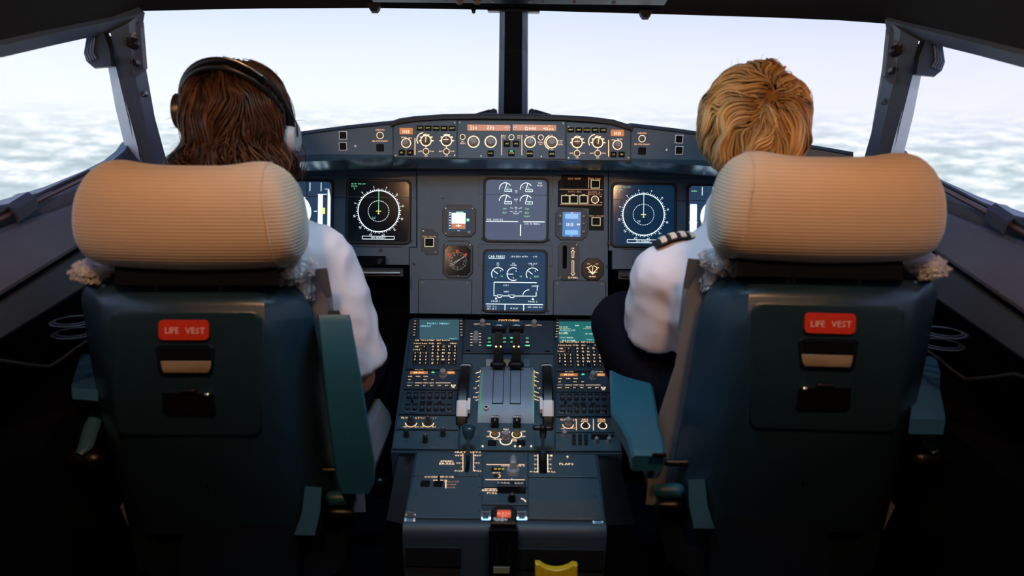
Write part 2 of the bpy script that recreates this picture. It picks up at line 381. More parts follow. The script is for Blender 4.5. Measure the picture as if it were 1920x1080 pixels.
# --- window frames and pillars (trim) both sides
def bar(m, a, b, wa, wb, mi=0):              # quad strip beam: rings of 4 points
    m.loft([a, b])
def side_trim(s, n):
    m = MB()
    # pillar: rings from top to bottom, [outer-rear, inner-rear, inner-front, outer-front]
    lv = [((207, 60, 1.72), (265, 25, 1.80)), ((218, 128, 1.77), (272, 120, 1.84)), ((240, 220, 1.86), (290, 220, 1.94)), ((260, 312, 1.98), (315, 312, 2.04)), ((267, 360, 2.02), (322, 360, 2.08))]
    rings = []
    for a, b in lv:
        A, B = P(*a), P(*b); nrm = Vector((B-A)).cross(Vector((0, .3, 1))).normalized()
        if nrm.y < 0: nrm = -nrm
        mid = A+(B-A)*.45-nrm*.012
        out = nrm*.07+Vector((-.035, 0, 0))
        rings.append([mir(s, v) for v in (A, mid, B, B+B.normalized()*.05, A+A.normalized()*.05)])
    m.loft(rings)
    o = struct('trim_%d' % n, m, PIL, 25)
    # reveal strip facing the side window, window light put into its pale colour
    m = MB(); rr = []
    for (a, w) in (((198, 100, 1.80), 20), ((216, 200, 1.87), 22), ((234, 275, 1.95), 24), ((240, 320, 2.0), 26)):
        A = P(*a); B = P(a[0]+w, a[1], a[2]-.03); rr.append([mir(s, v) for v in (A, B, B+B.normalized()*.04, A+A.normalized()*.04)])
    m.loft(rr); struct('trim_%d' % (n+2), m, mat('pillar_reveal_lit', (.62, .66, .74), .5), 25)
    # header beam above the side window
    m = MB(); T = [P(262, 24, 1.80), P(205, 38, 1.72), P(100, 60, 1.54), P(0, 83, 1.36)]; Bt = [P(262, 52, 1.80), P(190, 64, 1.72), P(90, 86, 1.54), P(0, 107, 1.36)]
    T.append(Vector((eL.x, .9, eL.z))); Bt.append(Vector((eL.x, .9, eL.z-.035))); T.append(Vector((eL.x, .0, eL.z))); Bt.append(Vector((eL.x, .0, eL.z-.035)))
    rr = [[mir(s, v) for v in (t+Vector((0, 0, .012)), t+Vector((.012, 0, 0)), b+Vector((.006, 0, 0)), b+Vector((-.03, .0, -.004)), t+Vector((-.06, 0, .01)))] for t, b in zip(T, Bt)]
    m.loft(rr); struct('trim_%d' % (n+4), m, PIL, 30)
side_trim(-1, 1); side_trim(1, 2)
# rounded lower corner of the side window + solid wall aft of it
def aft(s, n):
    m = MB(); a = st(silF, silN, .62); t = Vector((eL.x, .62, eL.z-.03))
    a2 = st(silF, silN, -.9); t2 = Vector((eL.x, -.9, eL.z-.02))
    q = [a+Vector((-.04, 0, -.02)), t+Vector((0, 0, .1)), t2+Vector((0, 0, .1)), a2+Vector((-.04, 0, -.02))]
    m.loft([[mir(s, v) for v in q], [mir(s, v+Vector((-.04, 0, 0))) for v in q]]); struct('trim_%d' % n, m, LIN)
    m = MB(); cc = [(P(262, 262, 1.97), P(262, 318, 1.97)), (P(243, 268, 1.95), P(262, 322, 1.95)), (P(232, 284, 1.92), P(225, 330, 1.92)), (P(210, 302, 1.88), P(195, 345, 1.88)), (P(172, 322, 1.80), P(160, 355, 1.8)), (P(100, 352, 1.62), P(95, 385, 1.62)), (P(0, 384, 1.41), P(0, 420, 1.41))]
    cc.append((st(silF, silN, 1.0)+Vector((0, 0, .012)), st(silF, silN, 1.0)+Vector((0, 0, -.03)))); cc.append((st(silF, silN, .6)+Vector((0, 0, .012)), st(silF, silN, .6)+Vector((0, 0, -.03))))
    m.loft([[mir(s, v) for v in (a, b+Vector((.012, 0, 0)), b+Vector((-.02, .01, 0)), a+Vector((-.03, .02, 0)))] for a, b in cc]); struct('trim_%d' % (n+2), m, mat('sill_trim', (.05, .08, .14), .35), 40)
aft(-1, 7); aft(1, 8)
# --- centre post
m = MB(); top, bot = P(963, 14, 2.0), P(961.5, 225, 2.42)
rr = []
for q in (0, .33, .36, 1):
    c = top+(bot-top)*q; w = .0365+(.046-.0365)*q; e = .004 if .3 < q < .35 else 0
    rr.append([c+Vector((-w*.62, -.006+e, 0)), c+Vector((w*.62, -.006+e, 0)), c+Vector((w, .02, .0)), c+Vector((w*1.05, .07, 0)), c+Vector((-w*1.05, .07, 0)), c+Vector((-w, .02, 0))])
m.loft(rr); m.m = [1 if (i % 6) in (1, 5, 2, 4) else 0 for i in range(len(m.f))]; struct('trim_11', m, [DTRIM, PIL])  # lighter paint on the side faces stands in for lit edges
m = MB(); m.loft([[P(914, 20, 1.99)+o for o in (Vector((0, 0, 0)), Vector((0, 0, .01)), Vector((0, .05, .01)), Vector((0, .05, 0)))], [P(1012, 22, 1.99)+o for o in (Vector((0, 0, 0)), Vector((0, 0, .01)), Vector((0, .05, .01)), Vector((0, .05, 0)))]]); struct('trim_12', m, BLACK)
# --- window panes
def pane(n, pts):
    m = MB(); m.quad(*pts); f = MB()
    c = sum(pts, Vector())/4; inn = [p+(c-p)*.012 for p in pts]
    rings = [[a, b, b+Vector((0, .012, 0)), a+Vector((0, .012, 0))] for a, b in zip(pts, inn)]; f.loft(rings+[rings[0]], cap=False)
    w = struct('window_%d' % n, f, BLACK); struct('pane', m, GLASS, parent=w); return w
pane(1, [P(240, 0, 1.90), P(963, -4, 2.10), P(961, 235, 2.50), P(285, 345, 2.15)])
pane(2, [P(963, -4, 2.10), P(1680, 25, 1.90), P(1625, 350, 2.15), P(961, 235, 2.50)])
sL = [P(262, 10, 1.84)+Vector((-.06, 0, 0)), P(300, 330, 2.12)+Vector((-.05, 0, 0)), st(silF, silN, .6, -.06), Vector((eL.x-.04, .6, eL.z+.02))]
pane(3, sL); pane(4, [mir(1, v) for v in sL])
# ================================================================= GLARESHIELD
GF = Frame(P(960, 262, 1.87), (1, 0, 0), (0, -math.cos(math.radians(13.7)), math.sin(math.radians(13.7))))
G = Thing('glareshield', 'long dark glareshield ledge under the windscreen carrying the amber lit control panels', 'glareshield', GF.hit(960, 262))
SOF = mat('gloss_soffit', (.16, .26, .34), .24, .6)
topl = [(733, 228), (748, 222), (775, 218), (830, 214), (900, 213), (1000, 214), (1060, 216), (1110, 219), (1150, 224), (1172, 231), (1186, 235)]
rr = []
for px, py in topl:
    yb = 300+(px-960)*.0105
    yi = min(py+12, 240)
    A = GF.hit(px, py+3, .012); rr.append([GF.hit(px, py+9, .012), A, GF.hit(px, py, .004), GF.hit(px, py, -.004)+Vector((0, .01, 0)), GF.hit(px, py, 0)+Vector((0, .68, -.01)), GF.hit(px, py+20, 0)+Vector((0, .66, -.10)), GF.hit(px, py+14, -.02)])
m = MB(); m.loft(rr); G.part('hood_trim', m, DTRIM, True, smooth=50)
m = MB(); q = [GF.loc(px, py+8) for px, py in topl]; q += [GF.loc(1186, 302), GF.loc(733, 297)]
M_ = GF.mat(); m.prism([(a, b) for a, b in q], -.05, -.003, bot=True); m.v = [M_ @ Vector(v) for v in m.v]; G.part('panel_housing', m, PANEL_D, True)
# soffit below (glossy, curves down and back to the main panel)
def soffit(xs, ybs, hs, name):
    m = MB(); rr = []
    for px, yb, d0, d1 in xs:
        a = P(px, yb, d0); b = P(px, yb+18, d1)
        pts = []
        for q in (0, .15, .4, .7, 1):
            pts.append(a+(b-a)*q+Vector((0, 0, -.008*math.sin(q*math.pi))))
        pts += [b+Vector((0, .05, .02)), a+Vector((0, .10, .03))]
        rr.append(pts)
    m.loft(rr); return G.part(name, m, SOF, True, smooth=50)
soffit([(737, 298, 1.872, 1.96), (960, 300, 1.872, 1.97), (1184, 302, 1.872, 1.96)], 0, 0, 'soffit')
# wings
wfL = Frame(GF.hit(737, 262), (math.cos(math.radians(17)), math.sin(math.radians(17)), 0), (math.sin(math.radians(17)), -math.cos(math.radians(17)), .16))
wfR = Frame(GF.hit(1184, 265), (math.cos(math.radians(17)), -math.sin(math.radians(17)), 0), (-math.sin(math.radians(17)), -math.cos(math.radians(17)), .16))
def wing(fr, pts_top, pts_bot, nm):
    m = MB(); rr = []
    for (x, y), (x2, y2) in zip(pts_top, pts_bot):
        a = fr.hit(x, y, .0); b = fr.hit(x2, y2, .0); t = fr.hit(x, y-7, -.01)
        rr.append([b, a, fr.hit(x, y-1, .006), t, t+Vector((0, .02, 0)), t+Vector((0, .6, -.04)), b+Vector((0, .5, 0))])
    m.loft(rr); m.m = [0 if (i % 7) == 0 else 1 for i in range(len(m.f))]
    G.part('wing_panel', m, [PANEL, DTRIM], True, smooth=30)
wing(wfL, [(736, 233), (650, 242), (560, 254), (450, 273), (370, 288), (315, 303)], [(736, 296), (650, 300), (560, 303), (450, 318), (370, 328), (315, 340)], 'l')
wing(wfR, [(1184, 238), (1270, 248), (1340, 258), (1460, 271), (1530, 280), (1600, 292)], [(1184, 302), (1270, 308), (1340, 312), (1460, 322), (1530, 328), (1600, 336)], 'r')
soffit([(500, 306, 1.76, 1.95), (600, 302, 1.79, 1.96), (736, 297, 1.855, 1.96)], 0, 0, 'soffit')
soffit([(1184, 302, 1.855, 1.96), (1320, 311, 1.79, 1.96), (1420, 318, 1.76, 1.95)], 0, 0, 'soffit')
# ---------------------------------------------------------------- control helpers on a Thing with frame
CACHE = {}
def cached(key, fn):
    if key not in CACHE: CACHE[key] = fn()
    return CACHE[key]
def knob(T, px, py, rpx, h=.016, m=KNOB, ring=None, pointer=True, name='knob', z=.001, n=18, label=None):
    k = T.k(px, py); r = rpx*k
    def mk():
        b = MB(); b.cyl(0, 0, 0, h*.25, r*1.0, r*1.0, n, 0); b.cyl(0, 0, h*.25, h, r*.86, r*.8, n, 0, h*.08)
        if pointer: b.box(-r*.06, r*.06, r*.1, r*.75, h, h+.0006, 0, 1)
        return mesh(name, b, [m, WHITE], None, 40)
    me = cached((name, round(r, 4), h, m.name, pointer), mk)
    x, y = T.L(px, py); o = T.link(name, me, None, label, (x, y, z))
    if ring:
        rb_ = MB(); rb_.arc(x, y, r*1.22, 0, 360, max(.0012, r*.22), z+.0009, 24); T.part('lit_ring', rb_, AMBW)
    return o
def button(T, px, py, wpx, hpx, m=BTN, txt=None, tm=YEL, th=4, h=.004, name='push_button', frame=None, z=.0012):
    k = T.k(px, py); w, hh = wpx*k/2, hpx*k/2
    x, y = T.L(px, py)
    # foreshorten-correct height
    hh = abs(T.L(px, py-hpx/2)[1]-T.L(px, py+hpx/2)[1])/2
    def mk(): b = MB(); b.prism(rrect(-w, w, -hh, hh, min(w, hh)*.2, 2), 0, h, .0008); return mesh(name, b, m)
    me = cached((name, round(w, 4), round(hh, 4), h, m.name), mk); o = T.link(name, me, None, None, (x, y, z))
    if txt: T.tx.setdefault(tm.name, [MB(), tm])[0].text(txt, x, y, th*k, z+h+.0004, sq=.95)
    if frame: 
        f = MB(); outr = rrect(x-w-.002, x+w+.002, y-hh-.002, y+hh+.002, .001, 2); inr = rrect(x-w, x+w, y-hh, y+hh, .0008, 2); f.framep(outr, inr, z-.001, z+.001, .0004); T.part('button_frame', f, frame)
    return o
def begin(T): T.ringmb = MB(); T.tx = {}; return T
def T_text(T, s_, px, py, hpx, mm=AMB, z=.0016, al='c', sq=1.0):
    x, y = T.L(px, py); hk = abs(T.L(px, py-hpx/2)[1]-T.L(px, py+hpx/2)[1]); T.tx.setdefault(mm.name, [MB(), mm])[0].text(s_, x, y, hk, z, al=al, sq=sq)
def T_line(T, x0, y0, x1, y1, wpx, mm=AMB, z=.0016):
    a = T.L(x0, y0); b = T.L(x1, y1); T.tx.setdefault(mm.name, [MB(), mm])[0].line(*a, *b, wpx*T.k(x0, y0), z)
def T_arc(T, px, py, rpx, a0, a1, wpx, mm=AMB, z=.0016, n=16):
    x, y = T.L(px, py); k = T.k(px, py); T.tx.setdefault(mm.name, [MB(), mm])[0].arc(x, y, rpx*k, a0, a1, wpx*k, z, n)
def finish(T, parent=None, ringm=AMB):
    for nm, (mb, mm) in T.tx.items():
        if mb.f: T.part('lettering', mb, mm, parent=parent)
    if T.ringmb.f: T.part('lit_ring', T.ringmb, ringm)
def plate(T, pts, h0=-.004, h1=.001, ch=.0008, m=PANEL, name='faceplate'):
    b = MB(); b.prism([T.L(*p) for p in pts], h0, h1, ch, bot=True); return T.part(name, b, m)
def rpts(x0, y0, x1, y1, c=0):
    sl = .0105
    return [(x0, y0+(x0-(x0+x1)/2)*sl), (x1, y0+(x1-(x0+x1)/2)*sl), (x1, y1+(x1-(x0+x1)/2)*sl), (x0, y1+(x0-(x0+x1)/2)*sl)]
def screws(T, pts, r=1.6, z=.001):
    k = T.k(*pts[0]); r *= k
    def mk(): b = MB(); b.cyl(0, 0, 0, .0012, r, r*.8, 10); b.box(-r*.7, r*.7, -r*.12, r*.12, .0012, .0014, 0, 1); return mesh('screw', b, [SCREW, BLACK], None, 30)
    me = cached(('screw', round(r, 5)), mk)
    for p in pts: x, y = T.L(*p); T.link('screw', me, None, None, (x, y, z))
# --- EFIS control panels and autopilot panel
def efis(s, x0, x1, y0, y1, lab):
    T = begin(Thing('display_control_panel', lab, 'control panel', frame=GF, at=((x0+x1)/2, (y0+y1)/2)))
    c = (x0+x1)/2
    plate(T, [(x0, y0+3 if s < 0 else y0), (x1, y0 if s < 0 else y0+6), (x1, y1), (x0, y1-1)], -.004, .001)
    X = lambda d: c-d*s if False else (c+d if s < 0 else c-d)      # offsets written for the left unit
    dy = 0 if s < 0 else 3.5
    sc = T.L(X(-35.5), 246+dy); k = T.k(c, 262)
    b = MB(); b.prism(rrect(sc[0]-12.5*k, sc[0]+12.5*k, sc[1]-6*k, sc[1]+6*k, .0015, 2), 0, .0025, .0005); d = T.part('pressure_display', b, LCD)
    T_text(T, '1013', X(-35.5), 247+dy, 7, LCDT, .0032)
    for i, w in enumerate((['CSTR', 'WPT', 'VOR.D', 'NDB', 'ARPT'] if s < 0 else ['ARPT', 'NDB', 'VOR.D', 'WPT', 'CSTR'])):
        bx = (788+15*i) if s < 0 else (1070+15.2*i); button(T, bx, 240.5+dy+(i*.15), 12, 9, BTN, w, YEL, 2.6)
    knob(T, X(-35.5), 268.5+dy, 7, .016, KNOB, True)
    for dxx in (1.5, 40):
        knob(T, X(dxx), 264+dy, 8, .010, KNOB_D, True)
        x, y = T.L(X(dxx), 264+dy); T.tx.setdefault(AMBW.name, [MB(), AMBW])[0].line(x-(.008 if dxx > 9 else 0), y-(0 if dxx > 9 else .006), x+(.006 if dxx > 9 else .002), y+(0.001 if dxx > 9 else .009), .0012, .0135)
        knob(T, X(dxx), 284+dy, 4.5, .012, KNOB_D, True, False)
        for a in range(0, 181, 36):
            ta = math.radians(a); T_line(T, X(dxx)+11.5*math.cos(ta)-1.5, 264+dy-11.5*math.sin(ta), X(dxx)+11.5*math.cos(ta)+3, 264+dy-11.5*math.sin(ta), 2, AMBW)
        T_text(T, 'ADF', X(dxx)-11, 284+dy, 2.8, AMBW); T_text(T, 'VOR', X(dxx)+11, 284+dy, 2.8, AMBW); T_text(T, 'OFF', X(dxx), 292.5+dy, 2.6, AMBW)
        T_text(T, 'ILS' if dxx < 9 else '40', X(dxx), 251.5+dy, 2.6, AMBW); T_line(T, X(dxx), 272+dy, X(dxx), 280+dy, 1, AMBW)
    T_arc(T, X(1.5)-4, 262+dy, 13, 95, 215, 1.6, AMBW)
    T_text(T, 'IN HG', X(-40), 257.5+dy, 2.6, AMBW); T_text(T, 'HPA', X(-28), 259+dy, 2.6, AMBW)
    T_line(T, X(-19), 259+dy, X(-19), 290+dy, 1.6, AMB)
    button(T, X(-43.5), 286.5+dy, 11, 10, BTN, 'FD', YEL, 3); button(T, X(-28), 286.5+dy, 11, 10, BTN, 'LS', YEL, 3)
    screws(T, [(x0+4, y0+9), (x1-4, y0+5+dy), (x0+4, y1-5), (x1-4, y1-5)])
    finish(T, ringm=AMBW); return T
efis(-1, 738, 856.5, 225, 296.5, 'left amber lit display control panel with pressure window 1013, under the left windscreen')
efis(1, 1062, 1182, 229, 301, 'right amber lit display control panel with pressure window 1013, under the right windscreen')
T = begin(Thing('autopilot_control_panel', 'wide autopilot control panel at middle of glareshield, long amber windows reading 250 073 12000', 'control panel', frame=GF, at=(959.5, 262)))
plate(T, [(858, 226), (1060.5, 227), (1060.5, 298.5), (858, 297)], -.004, .001)
for x0, x1 in ((876, 957), (961, 1043)):
    b = MB(); p0 = T.L(x0, 245); p1 = T.L(x1, 234.5); b.prism(rrect(p0[0], p1[0], p0[1], p1[1], .001, 2), 0, .0025, .0005); T.part('readout_window', b, LCD)
for t_, x, y, h in (('250', 888, 240.6, 6.5), ('073', 920, 240.8, 6.5), ('12000', 995, 241.3, 6.5), ('+16oo', 1028, 241.5, 6.2)): T_text(T, t_, x, y, h, LCDT, .0032)
for t_, x, y in (('SPD', 883, 235.8), ('HDG', 916, 236), ('HDG V/S', 952, 239), ('FPA', 966, 239), ('V/S', 1030, 236.6)): T_text(T, t_, x, y, 2, LCDT, .0032)
for x, y in ((888, 266), (920, 266)): knob(T, x, y, 8.6, .018, KNOB, True, False)
x, y = T.L(920, 266); b = MB(); 
for a in (90, 210, 330):
    t_ = math.radians(a); t2 = math.radians(a+120); b.line(x+.005*math.cos(t_), y+.005*math.sin(t_), x+.005*math.cos(t2), y+.005*math.sin(t2), .0008, .0200)
T.part('knob_mark', b, KNOB_D)
knob(T, 994, 266.5, 8.2, .018, KNOB, True, True); knob(T, 1034.5, 267, 8.6, .018, KNOB, True, False)
for x, y in ((867.5, 257), (959, 257.5), (1014, 258)): knob(T, x, y, 4, .005, BLACK, True, False, 'push_button')
for x, y, t_ in ((950.5, 270, 'AP1'), (967.5, 270, 'AP2'), (920, 288, 'LOC'), (993.5, 288.5, 'EXPED'), (1034.5, 289, 'APPR')): button(T, x, y, 11.5, 11, BTN, t_, YEL, 2.8)
button(T, 959, 287.5, 12, 11, BTN, 'A/THR', YEL, 2.6); T_line(T, 956, 284, 962, 284, 1.8, GRN, .0060)
for x in (940.5, 978.5): T_line(T, x, 253, x, 291, 1.2, AMB)
for t_, x, y in (('SPD', 867.5, 266), ('MACH', 867.5, 269.2), ('HDG', 945, 255), ('V/S', 945, 259), ('TRK', 973, 255), ('FPA', 973, 259), ('100', 987, 254.5), ('1000', 1000, 254.5), ('METRIC', 1014, 267), ('ALT', 1014, 270.5), ('UP', 1034.5, 254), ('DN', 1034.5, 280), ('PUSH', 1051, 264), ('TO', 1051, 267.5), ('LEVEL', 1051, 271)): T_text(T, t_, x, y, 2.5, AMBW)
T_arc(T, 1034.5, 267, 13.5, 110, 250, 1.4, AMBW)
screws(T, [(862, 230), (1056, 231.5), (902, 292.5), (1015, 293.5)]); finish(T)
# wing details, children of the glareshield's wings as small things
def wingbits(fr, cx, cy, sx_, sq, lab, dot):
    T = begin(Thing('chronometer_switch', lab, 'switch', frame=fr, at=(cx, cy)))
    knob(T, cx, cy+1, 5, .008, KNOB_D, True, False, 'push_button', z=.0003); T_text(T, 'CHRONO', cx, cy-9.5, 3, AMB, .0010); T_text(T, 'SIDE STICK PRIORITY', cx, cy+11.5, 2.8, AMB, .0010, sq=.8)
    button(T, cx, cy+24, 14, 13, BTN, z=.0003, name='priority_light'); finish(T)
    for j, (x, y) in enumerate(sq):
        T = begin(Thing('warning_light', lab2[fr is wfL][j], 'light', frame=fr, at=(x, y)))
        button(T, x, y, 12, 13, BTN, frame=SCREW, z=.0012, name='light_cap')
    T = Thing('panel_fastener', dot[2], 'fastener', frame=fr, at=dot[:2]); screws(T, [dot[:2]], 2.4, .0002)
lab2 = {True: ['upper dark square warning light left of the left chronometer button', 'lower dark square warning light left of the left chronometer button'],
        False: ['upper dark square warning light right of the right chronometer button', 'lower dark square warning light right of the right chronometer button']}
wingbits(wfL, 712.5, 253, 0, ((643, 254), (643, 274.5)), 'chronometer button with amber text and black square, left end of glareshield', (666, 274, 'small round fastener beside the left lower warning light'))
wingbits(wfR, 1204, 259, 0, ((1273.5, 261), (1273.5, 282)), 'chronometer button with amber text and black square, right end of glareshield', (1250, 281, 'small round fastener beside the right lower warning light'))
# ================================================================= MAIN INSTRUMENT PANEL
a_ = math.radians(13.7)
PF = Frame(P(960, 450, 2.0), (1, 0, 0), (0, -math.cos(a_), math.sin(a_)))
K = 2.0/F
MP = begin(Thing('instrument_panel', 'broad blue-grey main instrument panel below the glareshield holding the display screens', 'instrument panel', frame=PF, at=(960, 450)))
plate(MP, [(782, 312), (1140, 316), (1140, 592), (768, 588), (768, 464), (782, 464)], -.03, 0, .001, PANEL, 'centre_panel')
plate(MP, [(300, 318), (780.5, 320), (780.5, 463), (767, 463), (767, 497), (300, 492)], -.03, -.002, .001, PANEL, 'side_panel')
plate(MP, [(1141.5, 318), (1630, 324), (1630, 500), (1148, 505), (1148, 470), (1141.5, 470)], -.03, -.002, .001, PANEL, 'side_panel')
def outline(T, pts, w=1.1, mm=BLACKM, z=.0006):
    b = MB(); q = [T.L(*p) for p in pts]; k = T.k(*pts[0])
    for i in range(len(q)): b.line(*q[i], *q[(i+1) % len(q)], w*k, z)
    return b
b = MB()
for pts in ([(575, 328), (779, 330), (779, 371), (575, 369)], [(1145, 333), (1340, 335), (1340, 377), (1145, 375)], [(898, 325), (1037, 327), (1037, 367), (898, 365)], [(897, 458), (1036, 459), (1036, 500), (897, 499)], [(665, 455), (754, 456), (754, 463), (665, 462)], [(1165, 461), (1262, 462), (1262, 468), (1165, 467)]):
    b = MB(); q = [MP.L(*p) for p in pts]; b.framep(q, inset(q[::1] if area2(q) > 0 else q, .0015 if area2(q) > 0 else -.0015), -.001, .0012, .0003); MP.part('raised_edging', b, PANEL_D)
def fasteners(lst, r=3):
    for x, y in lst:
        k = MP.k(x, y)
        def mk(): m_ = MB(); m_.cyl(0, 0, 0, .0025, r*k, r*k*.85, 14, 0, .0006); m_.box(-r*k*.6, r*k*.6, -.0004, .0004, .0025, .0027, 0, 1); return mesh('fastener', m_, [PANEL_D, BLACKM], None, 30)
        me = cached(('fast', r), mk); p = MP.L(x, y); MP.link('fastener', me, None, None, (*p, -.0005))
fasteners([(905, 448), (1029, 450), (905, 581), (1027, 583), (770, 452), (713, 469), (1144, 457), (776, 495), (1138, 500), (1140, 456)], 3.2)
fasteners([(845, 440), (830, 372), (900, 590), (1040, 590)], 1.8)
# --- display units
def DU(cx, cy, kind, lab, scr, w=114, h=113, group=None):
    T = Thing('display_unit', lab, 'display', frame=PF, at=(cx, cy), group=group); W_, H_ = w/2*K, h/2*K
    ch = .010
    m = MB(); m.framep(rrect(-W_-.006, W_+.006, -H_-.006, H_+.006, .013, 4), rrect(-W_, W_, -H_, H_, .012, 4), -.002, .005, .0018, zi=.0005); T.part('bezel', m, DTRIM, smooth=30)
    m = MB(); m.prism(rrect(-W_-.0005, W_+.0005, -H_-.0005, H_+.0005, .012, 4), -.004, .0010); so = T.part('screen', m, scr)
    S = {}
    def B(mm): return S.setdefault(mm.name, [MB(), mm])[0]
    z = .0016
    X = lambda d: d*K
    if kind == 'nd':
        yl = 1*K
        B(SYM).arc(0, yl, 38.5*K, 0, 360, 1.5*K, z, 72)
        for i in range(72):
            a = math.radians(i*5+2); r1 = (42.5 if i % 2 == 0 else 41)*K; B(SYM).line(39*K*math.cos(a), yl+39*K*math.sin(a), r1*math.cos(a), yl+r1*math.sin(a), .9*K, z)
        for i, t_ in enumerate(['9', '12', '15', '18', '21', '24', '27', '30', '33', '0', '3', '6']):
            a = math.radians(72-i*30-0); B(SYM).text(t_, 46.5*K*math.cos(a), yl+46.5*K*math.sin(a), 4.2*K, z, rot=a-math.pi/2)
        B(SYM).arc(0, yl, 19.5*K, 0, 360, 1.1*K, z, 72, dash=True)
        B(SYMG if scr is SCR_K else SYM).line(0, yl, 0, yl+40*K, .9*K, z); B(SYM).text('I', 0, yl+39*K, 5*K, z)
        B(SYMY).line(-5*K, yl, 5*K, yl, 1.2*K, z); B(SYMY).line(0, yl-6*K, 0, yl+3*K, 1.2*K, z); B(SYMY).line(-2*K, yl-4.5*K, 2*K, yl-4.5*K, 1*K, z)
        B(SYMC if scr is SCR_K else SYM).text('2.5', -8.5*K, yl-12.5*K, 3.6*K, z)
        g = SYMG
        B(g).text('GS 319 TAS 297', -52*K, 52*K, 2.8*K, z, al='l'); B(g).text('270/22', -52*K, 47.5*K, 2.8*K, z, al='l'); B(g).text('7', -46*K, 42.5*K, 3.6*K, z)
        for yy in (-46, -51.5): B(SYM).line(-30*K, yy*K, 30*K, yy*K, 1*K, z)
        for xx in (-30, 30): B(SYM).line(xx*K, -51.5*K, xx*K, -46*K, 1*K, z)
        B(SYM).text('GPS PRIMARY', 0, -48.8*K, 3.2*K, z)
    elif kind == 'pfd':
        r = 27
        def clip(sign, mm):
            pts = []
            for i in range(41):
                a = 2*math.pi*i/40; x = r*1.0*math.cos(a); y = r*1.15*math.sin(a)
                y = max(y, -10) if sign > 0 else min(y, -10)
                pts.append(((x-8)*K, (y-1)*K))
            B(mm).add([(x, y, z) for x, y in pts[:-1]], [tuple(range(40))])
        clip(1, SKYB); clip(-1, GND)
        B(SYM).arc(-8*K, -1*K, 31*K, 60, 120, 2*K, z, 14, dash=True)
        for yy in (-16, -20, -24): B(SYMY).line(-14*K, yy*K, -2*K, yy*K, 1*K, z+.0002)
        for yy in (6, 12, -4): B(BLACK).line(-14*K, yy*K, -2*K, yy*K, 1*K, z+.0002)
        B(SKYB).line(-48*K, -43*K, -48*K, 21*K, 13*K, z); B(SYM).line(-42*K, 22*K, -54*K, 22*K, 1.5*K, z); B(SYM).line(-56*K, -12*K, -40*K, -12*K, 1.2*K, z); B(SYM).line(-42*K, -44*K, -54*K, -44*K, 1.5*K, z)
        B(SKYB).line(36*K, -44*K, 36*K, 33*K, 9*K, z); B(SYM).line(31*K, 33*K, 48*K, 33*K, 1.4*K, z); B(SYMY).line(42*K, -4*K, 42*K, 8*K, 6*K, z+.0002); B(SYM).line(24*K, 1*K, 30*K, 1*K, 1.4*K, z)
        B(SKYB).add([(49.5*K, -48*K, z), (55*K, -48*K, z), (55*K, 28*K, z), (52*K, 42*K, z), (49.5*K, 42*K, z)], [(0, 1, 2, 3, 4)])
        for xx in (-32, -12, 16, 37): B(SYM).line(xx*K, 39*K, xx*K, 55*K, 1.3*K, z)
        B(SYM).text('4/300', 48*K, 43*K, 2.8*K, z); B(SYMG).text('SPEED', -47*K, 47*K, 3*K, z)
        B(SYM).line(-35*K, -46*K, -6*K, -46*K, 2.2*K, z)
    elif kind == 'ewd':
        for gx in (-20.5, 18.5):
            for gy, wi in ((40, 150), (17, 180)):
                B(SYM).arc(gx*K, gy*K, 11*K, 190 if wi == 150 else 180, 30, 1.3*K, z, 14)
                B(SYMG if 0 else SYM).line(gx*K, gy*K, (gx+3)*K, (gy+(10 if wi == 150 else 10))*K, 1.3*K, z)
                for yy in (-5.5, -1.0): B(SYM).line((gx-1)*K, (gy+yy)*K, (gx+12)*K, (gy+yy)*K, .9*K, z)
                for xx in (-1, 12): B(SYM).line((gx+xx)*K, (gy-5.5)*K, (gx+xx)*K, (gy-1)*K, .9*K, z)
                B(SYMG).text('89.4' if wi == 150 else '512', (gx+6)*K, (gy-3.3)*K, 3*K, z)
            B(SYM).text('5', (gx-6)*K, 43*K, 2.6*K, z); B(SYM).text('10', (gx+5)*K, 42*K, 2.6*K, z)
            B(SYMG).text('94.1', (gx-1 if gx < 0 else gx+2)*K, 2.5*K, 3.4*K, z); B(SYMG).text('3120', (gx-1 if gx < 0 else gx+2)*K, -5*K, 3.4*K, z)
        for t_, y in (('N1', 36), ('%', 33), ('EGT', 20), ('C', 17), ('N2', 5), ('%', 2), ('F.F', -3), ('KG/H', -6.5)): B(SYM).text(t_, 0, y*K, 2.8*K, z)
        for sx_ in (-1, 1):
            for y in (3, -4): B(SYM).line(sx_*5*K, y*K, sx_*11*K, (y+1.5)*K, .8*K, z)
        B(SYM).text('CLB', 44*K, 51*K, 3*K, z); B(SYM).text('85.2%', 44*K, 46.5*K, 3*K, z); B(SYMG).text('FLAPS', 21*K, -11.5*K, 2.8*K, z)
        B(SYM).line(-56*K, -21.5*K, 4*K, -21.5*K, 1.5*K, z); B(SYM).line(14*K, -21.5*K, 54*K, -21.5*K, 1.5*K, z); B(SYM).line(9*K, -27*K, 9*K, -48*K, 1.8*K, z)
        B(SYM).text('FOB  10640 KG', -54*K, -18*K, 3.2*K, z, al='l'); B(SYM).text('CTR TK FEEDG', 16*K, -25.5*K, 3*K, z, al='l')
    else:
        B(SYM).text('CAB PRESS', -35*K, 45.5*K, 4.6*K, z); B(SYM).line(-50*K, 42*K, -20*K, 42*K, .8*K, z); B(SYM).text('LDG ELEV AUTO', 8*K, 46*K, 3*K, z); B(SYM).text('0 FT', 37*K, 46*K, 3*K, z)
